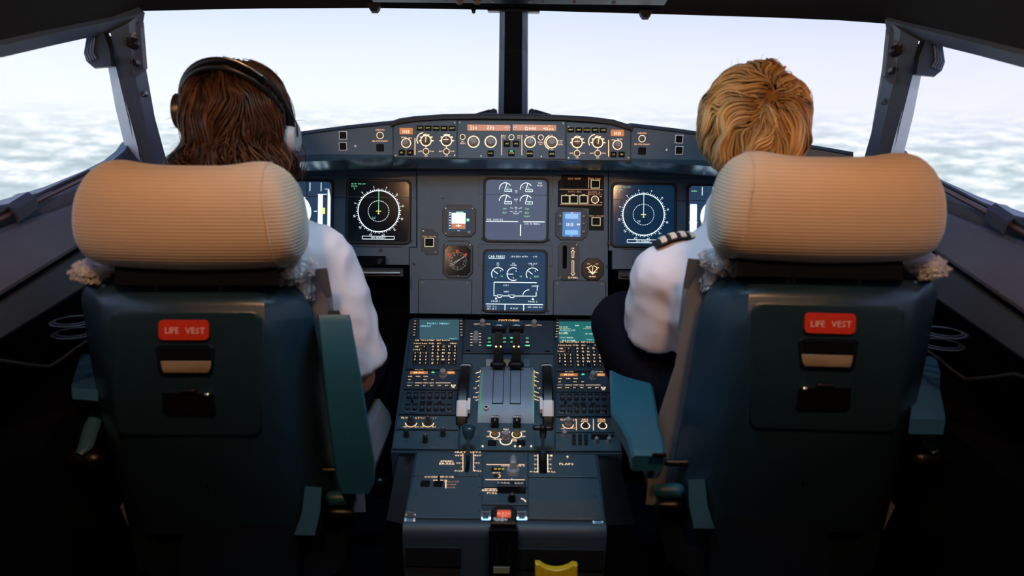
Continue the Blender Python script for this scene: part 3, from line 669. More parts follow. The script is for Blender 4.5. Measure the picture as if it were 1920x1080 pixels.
        for gx, n1, n2, v in ((-32, 'DP', 'PSI', '3.1'), (-3, 'V/S', 'FT/MIN', '50'), (33, 'CAB ALT', 'FT', '4550')):
            B(SYM).arc(gx*K, 13*K, 12*K, 35 if gx != -3 else 60, 215 if gx != -3 else 300, 1.4*K, z, 16); B(SYM).text(n1, (gx)*K, 33*K, 2.8*K, z); B(SYM).text(n2, gx*K, 29.5*K, 2.6*K, z)
            B(SYMG).text(v, (gx+14 if gx == -3 else gx+7)*K, 9*K, 3.4*K, z); B(SYM).line(gx*K, 13*K, (gx-8 if gx != -3 else gx-11)*K, (19 if gx != -3 else 13)*K, 1.3*K, z)
            B(SYM).text('8', (gx+5)*K, 19*K, 3*K, z); B(SYM).text('0' if gx != -3 else '2', (gx-4 if gx != -3 else gx)*K, 6*K, 3*K, z)
        for x0, y0, x1, y1 in ((-39, -2.5, 41, -2.5), (-39, -2.5, -39, -28), (-39, -28, -33, -28), (-24, -28, -10, -28), (0, -28, 40, -28), (40, -28, 40, -20), (42, -18, 42, -8), (-33, -28, -31, -31), (-31, -31, -26, -31), (-26, -31, -24, -28), (-10, -28, -8, -31), (-8, -31, -2, -31), (-2, -31, 0, -28)): B(SYM).line(x0*K, y0*K, x1*K, y1*K, 1.3*K, z)
        B(SYM).arc(27*K, -28*K, 12*K, 90, 170, 1.3*K, z, 8)
        for t_, x, y, h_ in (('SYS 1', -17, -8, 3.2), ('VENT', -16, -20, 3), ('INLET', -28, -26, 2.6), ('OUTLET', -6, -26, 2.6), ('SAFETY', 38, -9, 2.8), ('PACK 1', -36, -38, 3.4), ('PACK 2', 34, -38, 3.4), ('TAT -5 C', -43, -48, 3), ('SAT -18 C', -43, -52.5, 3), ('10 H 33', -1, -51, 3.2), ('GW 60300 KG', 38, -48.5, 3)): B(SYM).text(t_, x*K, y*K, h_*K, z)
        for x in (-35, 34): B(SYM).add([((x-2.5)*K, -34.5*K, z), ((x+2.5)*K, -34.5*K, z), (x*K, -30.5*K, z)], [(0, 1, 2)])
        B(SYM).line(-54*K, -43.5*K, 53*K, -43.5*K, 1.5*K, z); B(SYM).line(-18*K, -43.5*K, -18*K, -56*K, 1.5*K, z); B(SYM).line(17*K, -43.5*K, 17*K, -56*K, 1.5*K, z)
    for nm, (mb, mm) in S.items(): T.part('symbology', mb, mm, parent=so)
    return T
DU(710, 397, 'nd', 'square black navigation screen with white compass ring and green needle, left of centre panel', SCR_K)
DU(1206.5, 403.5, 'nd', 'square navy navigation screen with white compass ring, beside the right pilot', SCR_B)
DU(565, 397, 'pfd', 'flight display screen partly hidden behind the left headrest', SCR_S)
DU(1348, 406, 'pfd', 'flight display screen partly hidden behind the right headrest', SCR_S)
DU(967.5, 394, 'ewd', 'upper centre square screen, hazy grey with white engine gauges', SCR_HAZE)
DU(965.5, 527, 'sd', 'lower centre square screen, dark blue with cabin pressure page', SCR_S, 113, 110)
# --- small instruments
def inst(name, lab, cat, x0, y0, x1, y1, c=9, h=.004, m=PANEL_D):
    T = begin(Thing(name, lab, cat, frame=PF, at=((x0+x1)/2, (y0+y1)/2))); w, hh = (x1-x0)/2*K, (y1-y0)/2*K
    b = MB(); b.prism(octo(-w, w, -hh, hh, c*K), -.004, h, .001); T.part('case', b, m)
    b = MB(); b.framep(octo(-w-.0015, w+.0015, -hh-.0015, hh+.0015, (c+1)*K), octo(-w, w, -hh, hh, c*K), -.001, .0012, .0003); T.part('bezel', b, BLACK); T.w, T.h = w, hh; return T
T = inst('standby_display', 'small octagonal standby attitude display with pale blue and brown screen', 'instrument', 830, 385, 892, 444, 9); z = .0046
b = MB(); b.prism(rrect(-21*K, 20*K, -20*K, 20*K, .002, 2), .004, .0045); so = T.part('screen', b, SCR_S)
b = MB(); b.line(-1*K, 15*K, -1*K, -5*K, 26*K, z); T.part('sky_patch', b, SKYB, parent=so)
b = MB(); b.line(-1*K, -5*K, -1*K, -15*K, 26*K, z); T.part('ground_patch', b, BRWN, parent=so)
b = MB(); [b.line(-19*K, y*K, -15*K, y*K, 1*K, z) or b.line(13*K, y*K, 18*K, y*K, 1*K, z) for y in (-14, -9, -4, 1, 6, 11, 15)]; b.line(-6*K, -9*K, 4*K, -9*K, 1.2*K, z+.0002); b.line(-1*K, -6*K, -1*K, -12*K, 1.2*K, z+.0002); b.text('963', -1*K, -18*K, 2.5*K, z); T.part('symbology', b, SYM, parent=so)
b = MB(); b.line(8*K, 16*K, -6*K, 16*K, 2.5*K, z); b.line(14*K, 2*K, 19*K, 2*K, 5*K, z); T.part('symbology', b, SYMG, parent=so)
knob(T, 880, 436.5, 3.6, .008, KNOB, False, False, z=.004); screws(T, [(836, 391), (886, 391), (836, 438)], 1.5, .004)
for x in (-14, 4):
    for y in (22, -25): b = MB(); b.box(x*K, (x+9)*K, y*K, (y+2.4)*K, .004, .005); T.part('rocker_button', b, BLACK)
T = inst('compass_dial', 'dark octagonal compass dial with three red flags, below the standby display', 'instrument', 831, 452, 886, 521, 9)
b = MB(); b.prism(octo(-24*K, 24*K, -30*K, 25*K, 7*K), .004, .0045); so = T.part('dial_face', b, SCR_K)
b = MB()
for i in range(36): a = math.radians(i*10); b.line(15*K*math.cos(a), (-3+15*math.sin(a))*K, (17 if i % 3 else 18)*K*math.cos(a), (-3+(17 if i % 3 else 18)*math.sin(a))*K, .6*K, z)
for i, t_ in enumerate(['N', '3', '6', 'E', '12', '15', 'S', '21', '24', 'W', '30', '33']): a = math.radians(120-i*30); b.text(t_, 12.3*K*math.cos(a), (-3+12.3*math.sin(a))*K, 2.8*K, z, rot=a-math.pi/2)
b.line(-12*K, -13*K, 13*K, 7*K, .9*K, z+.0002); b.line(-14*K, -9*K, 11*K, 4*K, .9*K, z+.0002); T.part('compass_card', b, mat('dial_white', (.5, .5, .55), .5, emit=(.3, .32, .38), es=.5), parent=so)
for x, y in ((-17, 8), (-1, 14.5), (15, 8)):
    b = MB(); b.prism([((x-3)*K, (y+2)*K), (x*K, (y-4)*K), ((x+3)*K, (y+2)*K), ((x+1.5)*K, (y+3.5)*K), ((x-1.5)*K, (y+3.5)*K)], .0046, .0056); T.part('flag', b, RED)
screws(T, [(836, 459), (882, 459), (859, 517)], 1.4, .004)
b = MB(); b.box(-24*K, 20*K, 27*K, 32.5*K, .004, .0052, .0003); T.part('top_cover', b, PANEL)
T = inst('clock', 'octagonal cockpit clock with glowing blue digits reading 13:13', 'clock', 1042, 392, 1101, 450, 9)
for y, mm, h_ in ((15, LBLUE2, 9), (0, LBLUE, 9), (-15, LBLUE2, 9)):
    b = MB(); b.prism(rrect(-12*K, 12*K, (y-h_/2)*K, (y+h_/2)*K, .001, 2), .0046, .0052); T.part('digit_window', b, mm)
b = MB(); b.prism(rrect(-17*K, 17*K, -23*K, 23*K, .002, 2), .004, .0046); T.part('blue_face', b, LBLUE)
b = MB(); b.text('13:13', -3*K, 0, 6.5*K, .0058); b.text('48', 12.5*K, 0, 4.5*K, .0058); b.text('CHR', 0, 21.3*K, 2*K, .0058); b.text('ET', 0, -21.5*K, 2*K, .0058); T.part('lettering', b, SYM)
for x, y in ((1050, 405.5), (1094, 406), (1050, 421), (1094, 420), (1094, 435)): knob(T, x, y, 2.8, .007, KNOB, False, False, z=.004, n=10)
# blank covers
for lab, r in (('blank grey cover plate at lower left of the centre panel', (785, 525, 884, 588)), ('blank grey cover plate at lower right, behind the right pilot\'s knee', (1038, 527, 1135, 591))):
    T = begin(Thing('cover_plate', lab, 'panel', frame=PF, at=((r[0]+r[2])/2, (r[1]+r[3])/2)))
    b = MB(); w, hh = (r[2]-r[0])/2*K, (r[3]-r[1])/2*K; b.prism(rrect(-w, w, -hh, hh, .003, 2), -.002, .0022, .0008); T.part('faceplate', b, PANEL)
    b = MB(); b.framep(rrect(-w-.0016, w+.0016, -hh-.0016, hh+.0016, .004, 2), rrect(-w, w, -hh, hh, .003, 2), -.001, .0008, .0002); T.part('seal', b, BLACK)
    screws(T, [(r[0]+7, r[1]+5), (r[2]-7, r[1]+6), (r[0]+7, r[3]-6), (r[2]-7, r[3]-5)], 2, .0022)
# landing gear / auto brake panel
T = begin(Thing('landing_gear_panel', 'dark panel lettered LDG GEAR and AUTO BRK, right of the upper centre screen', 'panel', frame=PF, at=(1089, 359)))
b = MB(); q = [T.L(x, y) for x, y in ((1052, 327), (1132, 329), (1132, 432), (1104, 432), (1104, 391), (1046, 388), (1046, 340), (1052, 336))]; b.prism(q, -.002, .0018, 0); T.part('faceplate', b, mat('panel_black', (.007, .008, .010), .6, spec=.2))
for t_, x, y, h_ in (('LDG GEAR', 1077, 335, 3.6), ('BRK FAN', 1115.5, 335.5, 3.6), ('AUTO BRK', 1077.5, 359.5, 3.6), ('A/SKID &', 1115, 360, 3.6), ('N/W STRG', 1117, 364.5, 3.4), ('LO', 1061, 365, 2.2), ('MED', 1075, 365, 2.2), ('MAX', 1094, 365, 2.2), ('ON', 1126, 369, 2), ('OFF', 1127, 380, 2), ('TERR ON ND', 1118, 405, 3.4)): T_text(T, t_, x, y, h_, AMBD if h_ > 3 else AMB, .0022)
for l in ((1049, 355, 1130, 356, 1.1), (1050, 383.5, 1129, 384.5, 1.1), (1103.5, 332, 1103.5, 353, 1.1), (1103.5, 358, 1103.5, 382, 1.1)): T_line(T, *l, AMBD, .0022)
for x in (1062, 1076, 1091): button(T, x, 345.5, 11, 9, BTN)
FRM = mat('pale_frame', (.4, .4, .3), .5, emit=(.78, .74, .45), es=.55)
for x, y, w_ in ((1060, 374, 13), (1076, 374, 13), (1094, 374, 13), (1116, 345.5, 14), (1117.5, 415.5, 14)): button(T, x, y, w_, 13, BTN, frame=FRM)
knob(T, 1115.5, 374.5, 5.5, .012, KNOB_D, True, True, 'toggle_switch'); finish(T, ringm=FRM)
T = begin(Thing('terrain_switch_panel', 'small notched panel with one lit square, lettered TERR ON ND, left of standby display', 'panel', frame=PF, at=(806, 453)))
b = MB(); q = [T.L(x, y) for x, y in ((790, 429), (815, 429), (815, 434), (822, 437), (822, 478), (798, 478), (796, 472), (790, 471))]; b.prism(q, -.002, .0018, .0005); T.part('faceplate', b, PANEL_D)
T_text(T, 'TERR ON ND', 805, 443.5, 3.2, AMBD, .0022); button(T, 805, 454.5, 15, 14, BTN, frame=FRM); screws(T, [(794, 433), (817, 473)], 1.8, .0018); finish(T)
# gear lever housing, brake gauge
T = begin(Thing('gear_lever_panel', 'octagonal gear lever plate with dark slot and UP and DOWN arrows', 'panel', frame=PF, at=(1066, 489)))
b = MB(); b.prism([T.L(*p) for p in ((1053, 454), (1080, 454), (1086, 463), (1086, 517), (1079, 525), (1053, 525), (1046, 517), (1046, 463))], -.002, .003, .0008); T.part('faceplate', b, PANEL_D)
p0, p1 = T.L(1054.5, 504), T.L(1063, 460); b = MB(); b.prism(rrect(p0[0], p1[0], p0[1], p1[1], .005, 3), .003, .0034); T.part('slot', b, BLACKM)
T_text(T, 'UP', 1074, 466, 3.4, AMBW, .0035); T_text(T, 'DOWN', 1074, 520.5, 3.6, AMBW, .0035)
for y0, y1, tip in ((473, 483, 469), (489, 512, 517)):
    for x in (1072.3, 1075.7): T_line(T, x, y0, x, y1, .8, AMBW, .0034)
    s_ = -1 if tip < y0 else 1; e = y0 if s_ < 0 else y1; o_ = y1 if s_ < 0 else y0
    T_line(T, 1072.3, o_, 1075.7, o_, .8, AMBW, .0034)
    for dx_ in (-3.6, 3.6): T_line(T, 1074+dx_, e, 1074, tip, .9, AMBW, .0034)
screws(T, [(1050, 520), (1081, 459)], 1.6, .003); finish(T)
T = inst('brake_pressure_gauge', 'black octagonal brake pressure gauge with pale fan of marks', 'gauge', 1091, 485, 1131, 525, 10, .0035, BLACK)
b = MB()
for s_ in (-1, 1):
    b.line(0, -8*K, s_*11*K, 4*K, 1.2*K, .0040); b.arc(0, -2*K, 9*K, 90-s_*10, 90-s_*60, 1.2*K, .0040, 6); b.arc(s_*8*K, -14*K, 9*K, 90, 90+s_*60, 1*K, .0040, 6); b.text('PSI', s_*8*K, 10*K, 2.4*K, .0040)
b.line(0, -9*K, 0, 6*K, .9*K, .0040); b.text('BRAKES', 0, -13.5*K, 2.6*K, .0040); T.part('lettering', b, AMBW)
# --- under-panel trays, footrest bars and dark space
for s_, lab in ((-1, 'left'), (1, 'right')):
    T = Thing('pull_out_tray', 'dark folding tray bar under the %s end of the instrument panel' % lab, 'tray', mir(s_, P(600, 510, 1.94)))
    def PX(px, py, d): return mir(s_, P(px, py, d))
    b = MB(); b.loft([[PX(300, y, 1.95+dd) for y, dd in ((478, 0), (497, 0), (497, .06), (478, .06))], [PX(723, y, 1.97+dd) for y, dd in ((480, 0), (498, 0), (498, .06), (480, .06))]]); T.part('recess', b, BLACKM, True)
    b = MB(); b.loft([[PX(300, y, d) for y, d in ((502, 1.90), (506, 1.88), (518, 1.88), (521, 1.92), (503, 2.0))], [PX(756, y, d) for y, d in ((502, 1.92), (506, 1.90), (518, 1.90), (521, 1.94), (503, 2.02))]]); T.part('bar', b, DTRIM, True)
    b = MB(); b.tube([PX(640, 512, 1.885), PX(750, 512, 1.897)], .0035, 8); T.part('rail', b, METAL if s_ < 0 else DTRIM, True)
    b = MB(); b.cyl(0, 0, 0, .02, .006, .005, 10); b.v = [PX(713, 489, 1.955)+Vector((x, -z_, y)) for x, y, z_ in b.v]; T.part('latch', b, DTRIM, True)
    f = Thing('footwell_panel', 'dark footwell box under the %s tray' % lab, 'panel', mir(s_, P(560, 640, 2.15)))
    b = MB(); b.loft([[PX(250, 520, 2.25), PX(250, 900, 2.5), PX(250, 900, 2.55), PX(250, 520, 2.3)], [PX(775, 520, 2.12), PX(775, 900, 2.4), PX(775, 900, 2.45), PX(775, 520, 2.17)]]); f.part('back_board', b, BLACKM, True)
# ================================================================= PEDESTAL
b0, b1, b2 = P(950, 597, 2.03), P(948, 845, 1.65), P(945, 972, 1.39)
def slope_frame(a, b):
    v = Vector((0, (a-b).y, (a-b).z)).normalized(); n = Vector((1, 0, 0)).cross(v); return Frame(a, (1, 0, 0), n)
FB = slope_frame(b0, b1); FC = slope_frame(b1, b2)
PD = begin(Thing('centre_pedestal', 'broad blue-grey centre pedestal between the seats, stepping down toward the camera', 'pedestal', (0, b1.y, b1.z)))
def wpts(fr, pts, h=0): return [fr.hit(x, y, 0)+fr.n*h for x, y in pts]
b = MB()
rB = [[(768, 597), (1134, 601)], [(733, 845), (1167, 848)]]
def prof(L_, R_, zb=FLOOR, tap=.02): return [L_, R_, Vector((R_.x-tap, R_.y, zb)), Vector((L_.x+tap, L_.y, zb))]
r1 = prof(*wpts(FB, [(768, 596), (1134, 600)], -.004)); r2 = prof(*wpts(FB, [(733, 846), (1167, 849)], -.004))
b.loft([r1, r2]); PD.part('forward_body', b, PANEL_D, True)
b = MB(); rr = []
Lc, Rc = wpts(FC, [(779, 849), (1121, 851)], -.003); Ld, Rd = wpts(FC, [(757, 972), (1136, 976)], -.003)
rr = [prof(Lc, Rc), prof(Ld, Rd)]
for q in (30, 60, 90):
    t = math.radians(q); o_ = Vector((0, -.022*math.sin(t), -.022*(1-math.cos(t)))); rr.append(prof(Ld+o_, Rd+o_))
b.loft(rr); PD.part('aft_body', b, PANEL_D, True, smooth=40)
yf = Ld.y-.0222; zt = Ld.z-.022
for x0, x1, z0, z1 in ((Ld.x+.006, Ld.x+.105, zt-.055, zt-.018), (Ld.x+.21, Rd.x-.004, zt-.058, zt-.018)): b = MB(); b.wbox((x0, yf+.001, z0), (x1-x0, 0, 0), (0, -.004, 0), (0, 0, z1-z0)); PD.part('front_flap', b, DTRIM, True)
b = MB(); b.wbox((Ld.x+.115, yf, zt-.13), (.035, 0, 0), (0, -.003, 0), (0, 0, .03)); PD.part('front_slot', b, BLACKM, True)
# black side shrouds along the aft body
for s_, pp in ((-1, ((748, 842), (780, 846), (757, 975), (724, 968))), (1, ((1119, 848), (1160, 850), (1190, 975), (1138, 978)))):
    q = wpts(FC, pp, -.008); b = MB(); b.loft([[q[0], q[1], q[1]+Vector((0, 0, -.6)), q[0]+Vector((0, 0, -.6))], [q[3], q[2], q[2]+Vector((0, 0, -.6)), q[3]+Vector((0, 0, -.6))]]); PD.part('side_shroud', b, BLACK, True)
def fitem(name, lab, cat, fr, pts, m=PED, h=.0015, group=None):
    cx = sum(p[0] for p in pts)/len(pts); cy = sum(p[1] for p in pts)/len(pts)
    T = begin(Thing(name, lab, cat, frame=fr, at=(cx, cy), group=group)); plate(T, pts, -.004, h, .0006, m); return T
def lx(y): return 770-(y-600)*.143          # left edge of the forward pedestal at row y
def rx(y): return 1133+(y-600)*.131
# --- MCDUs
KEYL = mat('key_black', (.007, .007, .008), .45)
def mcdu(s_, lab):
    ox, oy = (0, 0) if s_ < 0 else (270, 3.5)
    pts = [(774, 599), (868, 600), (866, 696), (763, 694)] if s_ < 0 else [(1043, 601), (1132, 602), (1144, 698), (1042, 698)]
    T = fitem('control_display_unit', lab, 'keypad display', FB, pts, PANEL_D, .006)
    def dq(x0, y0, x1, y1): return [T.L(x0+ox+(784-784), y0+oy), T.L(x1+ox, y0+oy), T.L(x1+ox, y1+oy), T.L(x0+ox, y1+oy)]
    x0s = 787 if s_ < 0 else 777.5
    b = MB(); b.prism(dq(x0s, 603, 861 if s_ < 0 else 852, 641), .006, .0066); so = T.part('screen', b, SCR_TD if s_ < 0 else SCR_T)
    z = .0072; zz = .0100
    if s_ < 0:
        T_text(T, 'MCDU MENU', 822, 610.5, 3.2, SYMC, z); T_text(T, '<FMGC', 798, 615.5, 3, SYMC, z); T_text(T, 'SELECT', 850, 639, 2, SYMC, z)
    else:
        for t_, x, y, mm in (('INIT', 1082, 614.5, SYM), ('CO RTE', 1056, 617, SYM), ('YYYYYYYY', 1058, 620, SYMY), ('FROM/TO', 1108, 617, SYM), ('YYYY/YYYY', 1106, 620, SYMY), ('ALTN/CO RTE', 1064, 623, SYM), ('----/------', 1064, 625.5, SYMC), ('FLT NBR', 1056, 628, SYM), ('YYYYYY', 1057, 630, SYMY), ('IRS INIT>', 1106, 630, SYM), ('COST INDEX', 1062, 637, SYM), ('CRZ FL/TEMP', 1066, 642.5, SYM), ('WIND/TEMP>', 1112, 641, SYMC)): T_text(T, t_, x, y, 2.3, mm, z, sq=.85)
    for i in range(6):
        y = 607+i*5.3
        for x, dd in ((779-i*.4, 0), (865+i*.1, 0)):
            xx = x+ox-(6 if s_ > 0 and x > 800 else 4 if s_ > 0 else 0)
            button(T, xx, y+oy, 6, 3.6, KEYL, h=.003, name='line_key', z=.006); T_line(T, xx-2, y+oy, xx+2, y+oy, .8, AMBW, zz-.0005)
    names1 = ['DIR', 'PROG', 'PERF', 'INIT', 'DATA', '']; names2 = ['F-PLN', 'RAD', 'FUEL', 'SEC', '', 'MENU']
    for r, (nm, y) in enumerate(((names1, 643.5), (names2, 649.5))):
        for c, t_ in enumerate(nm):
            x = [783, 796.6, 810, 823.5, 836.5, 851][c]+ox
            if t_: button(T, x, y+oy, 11, 4.6, KEYL, h=.003, name='page_key', z=.006); T_text(T, t_, x, y+oy, 2.3, AMBW, zz)
    for i, y in enumerate((655.5, 661)):
        for c, x in enumerate((782, 796)): button(T, x+ox, y+oy, 9.5, 4.4, KEYL, h=.003, name='arrow_key', z=.006); T_text(T, ['AIR', '+', 'PORT', '-'][i*2+c], x+ox, y+oy, 2.3, AMBW, zz)
    rows = ['ABCDE', 'FGHIJ', 'KLMNO', 'PQRST', 'UVWXY', 'Z/ +-']
    for r, row in enumerate(rows):
        y = 655+r*6.2
        for c, ch_ in enumerate(row):
            x = [812.3, 822, 832, 843, 853.5][c]-(r*.25 if s_ < 0 else -r*.25)+ox; button(T, x, y+oy, 7.6, 4.8, KEYL, h=.003, name='letter_key', z=.006)
            if ch_ != ' ': T_text(T, ch_, x, y+oy, 3.1, AMBW, zz)
    for r, row in enumerate(['123', '456', '789', '.0/']):
        y = 667.3+r*6.2
        for c, ch_ in enumerate(row):
            x = [779, 789, 799.5][c]-(r*.35 if s_ < 0 else -r*.2)+ox; button(T, x, y+oy, 7.6, 4.8, KEYL, h=.003, name='number_key', z=.006); T_text(T, ch_, x, y+oy, 3.1, AMBW, zz)
    for yy in (651.8, 658, 664): T_line(T, 778+ox, yy+oy, 802+ox, yy+oy, .5, AMBD, .0065)
    finish(T); return T
mcdu(-1, 'left keypad unit with dim grey-green screen reading MCDU MENU, at front of pedestal')
mcdu(1, 'right keypad unit with bright teal screen reading INIT, partly hidden by the right pilot\'s knee')
# --- radio panels
def rmp(s_, lab):
    if s_ < 0: pts = [(762, 696), (866, 697), (864, 731), (757, 730)]; X = lambda x: x
    else: pts = [(1042, 699), (1145, 699.5), (1149, 735), (1042, 735)]; X = lambda x: x+281
    oy = 0 if s_ < 0 else 4
    T = fitem('radio_panel', lab, 'radio panel', FB, pts, PANEL_D, .002)
    for x0, x1 in ((769, 802), (838, 853)):
        b = MB(); b.prism([T.L(X(x0), 702.5+oy), T.L(X(x1), 702.5+oy), T.L(X(x1), 697.5+oy), T.L(X(x0), 697.5+oy)], .002, .0026); T.part('frequency_window', b, LCD)
    T_text(T, '118.500', X(785.5), 700+oy, 3.4, AMBW, .003); T_text(T, '121.5', X(846), 700+oy, 3.2, AMBW, .003); T_text(T, 'ACTIVE', X(786), 694+oy+.4, 2.2, AMBW, .003); T_text(T, 'STBY/CRS', X(839), 694.6+oy, 2.2, AMBW, .003)
    T_line(T, X(809), 700+oy, X(815), 700+oy, 2, GRN, .003); T_line(T, X(810.5), 698+oy, X(813.5), 698+oy, 1, GRN, .003)
    knob(T, X(831), 706+oy, 7.2, .020, KNOB, True, False)
    for y, xs, nm in ((708, (769, 784, 798), ('VHF1', 'VHF2', 'VHF3')), (714, (768, 797, 811), ('HF1', 'HF2', 'AM')), (725, (768, 782, 796, 810, 824, 838), ('NAV', 'VOR', 'ILS', 'MLS', 'ADF', 'BFO'))):
        for x, t_ in zip(xs, nm): button(T, X(x), y+oy, 9, 4.4, KEYL, h=.002); T_text(T, t_, X(x), y+oy, 1.9, AMBW, .0040)
    T_line(T, X(778), 719.5+oy, X(792), 719.5+oy, 1, AMBW, .003); T_line(T, X(817), 719.5+oy, X(845), 719.5+oy, 1, AMBW, .003); T_text(T, 'STBY NAV', X(804), 719.5+oy, 2, AMBW, .003)
    b = MB(); x, y = T.L(X(769), 719.5+oy); k = T.k(769, 719); b.box(x-5*k, x+5*k, y-2*k, y+2*k, .002, .004); T.part('guard', b, KNOB)
    T_arc(T, X(850), 724+oy, 3.6, 150, 390, 1.3, AMBW, .003); T_text(T, 'ON', X(850), 724+oy, 2.4, AMBW, .003); T_text(T, 'OFF', X(850), 728.4+oy, 1.8, AMBW, .003)
    k = T.k(*pts[3]); screws(T, [(pts[3][0]+3, pts[3][1]-2), (pts[2][0]-3, pts[2][1]-2)], 1.2, .002); finish(T, ringm=AMBW)
rmp(-1, 'left radio panel with amber frequency windows and grey tuning knob'); rmp(1, 'right radio panel with amber frequency windows, near the right armrest')
def acp(s_, lab):
    if s_ < 0: pts = [(756, 733), (863, 734), (861, 778), (748, 777)]; X = lambda x: x; oy = 0
    else: pts = [(1042, 737), (1150, 738), (1156, 781), (1042, 781)]; X = lambda x: x+287; oy = 3
    T = fitem('audio_panel', lab, 'audio panel', FB, pts, PANEL_D, .002)
    for row, y in ((0, 743.5), (1, 766.5)):
        for i in range(7):
            x = [767, 780.3, 793.5, 806.5, 819.5, 832, 844.7][i]-row*2*(1 if s_ < 0 else -.6)
            k = T.k(X(x), y+oy)
            def mk():
                r = 4.4*k; m_ = MB(); m_.cyl(0, 0, 0, .008, r, r*.92, 14, 0, .0008); m_.box(-r*.12, r*.12, 0, r*.8, .008, .0086, 0, 1); return mesh('audio_knob', m_, [KNOB_D, KNOB], None, 40)
            me = cached(('acpk', row), mk); p = T.L(X(x), y+oy+3.5); T.link('audio_knob', me, None, None, (*p, .001))
            button(T, X(x), y+oy-5.5 if row == 0 else y+oy-6.5, 9, 3.6, KEYL, h=.0015, name='call_button', z=.002)
    for x, y in ((793, 756.5), (806, 756.5)): button(T, X(x), y+oy, 10, 5, KEYL, h=.002, name='reset_button', z=.002)
    knob(T, X(824), 757+oy, 3.6, .008, KNOB_D, False, True, z=.002); knob(T, X(773), 756+oy, 2, .014, BLACK, False, False, 'toggle_switch', z=.002)
    for x, y in ((765, 773), (777.5, 773.5), (842, 773)): x_, y_ = T.L(X(x), y+oy+1); k = T.k(x, y); T.tx.setdefault(KNOB.name, [MB(), KNOB])[0].arc(x_, y_, 4.2*k, 200, 340, 1.2*k, .0096, 8)
    finish(T)
acp(-1, 'left audio panel with two rows of small black volume knobs'); acp(1, 'right audio panel with two rows of small black volume knobs, near armrest')
T = fitem('flood_light_panel', 'left lighting panel with two amber ringed knobs, below left audio panel', 'panel', FB, [(747, 780), (861, 781), (860, 806), (742, 805)])
for x in (771, 803): knob(T, x, 793.5, 6.2, .016, KNOB_D, False, True, z=.002)
for x in (771, 803): T_arc(T, x, 794, 10.5, 180, 360, 1.8, AMB, .002); T_text(T, 'OFF', x-12, 801.5, 2.2, AMBW, .002); T_text(T, 'BRT', x+11, 801.5, 2.2, AMBW, .002)
T_text(T, 'FLOOD LT', 770, 784.5, 3.4, AMB, .002, sq=1.1); T_text(T, 'INTEG LT', 804, 785, 3.4, AMBD, .002, sq=1.1); screws(T, [(750, 787), (856, 785), (748, 803), (857, 803)], 1.5, .0015); finish(T)
T = fitem('radar_panel', 'unlit panel with three dark pointed knobs at lower left of the forward pedestal', 'panel', FB, [(741, 808), (860, 809), (858, 843), (736, 842)])
for x, y in ((763, 818.5), (798, 829), (831, 817)):
    knob(T, x, y, 5.5, .020, KNOB_D, False, True, z=.0015)
for x, y in ((763, 818.5), (798, 829), (831, 817)): T_arc(T, x, y+2, 9, 150, 390, .6, KNOB_D, .002)
T_text(T, 'GAIN TILT', 815, 839.5, 1.8, KNOB, .002); screws(T, [(745, 812), (854, 812), (741, 839), (853, 838)], 1.6, .0015); finish(T)
T = fitem('lighting_panel', 'right lighting panel with three amber ringed controls, below right audio panel', 'panel', FB, [(1042, 784), (1157, 784), (1160, 811), (1042, 811)])
knob(T, 1065, 796.5, 6.2, .018, KNOB, False, True, z=.002); T_arc(T, 1065, 797, 10, 180, 360, 1.8, AMB, .002)
for x in (1097.5, 1129.5): knob(T, x, 799.5, 5.6, .006, KNOB_D, False, False, z=.002); T_arc(T, x, 799.5, 8, 0, 360, 1.7, AMBW, .0022, 22)
for x in (1080.5, 1112.5): T_line(T, x, 787, x, 808, 1.2, AMB, .002)
T_text(T, 'FLOOD LT', 1066, 788, 3.2, AMB, .002); T_text(T, 'AIDS', 1096.5, 787.5, 3, AMB, .002); T_text(T, 'PRINT', 1096.5, 791, 2.6, AMB, .002); T_text(T, 'DFDR', 1128, 787.5, 3, AMB, .002); T_text(T, 'EVENT', 1128, 791, 2.6, AMB, .002); T_text(T, 'OFF', 1055, 804.5, 2.2, AMBW, .002); T_text(T, 'BRT', 1075, 804, 2.2, AMBW, .002)
screws(T, [(1047, 795), (1153, 805)], 1.3, .0015); finish(T)
T = fitem('transponder_panel', 'unlit transponder panel with nine black keys and clear knobs, lower right of forward pedestal', 'panel', FB, [(1042, 813), (1161, 813), (1166, 846), (1042, 846)])
for i in range(3):
    for j in range(3): button(T, 1076+i*11.3, 819+j*7, 7, 5, KEYL, h=.003, name='number_key', z=.0015)
b = MB(); q = [T.L(*p) for p in ((1108, 825), (1141, 826), (1140, 815.5), (1108, 815))]; b.prism(q, .001, .0022); T.part('code_window', b, BLACK)
for x, y, r in ((1058, 818, 5.5), (1118, 830, 4.6), (1141, 830, 4.6)): knob(T, x, y, r, .014, KNOB, False, True, z=.0015)
knob(T, 1148, 819, 3, .006, KNOB_D, False, False, 'push_button', z=.0015); screws(T, [(1047, 842), (1160, 842)], 1.5, .0015); finish(T)
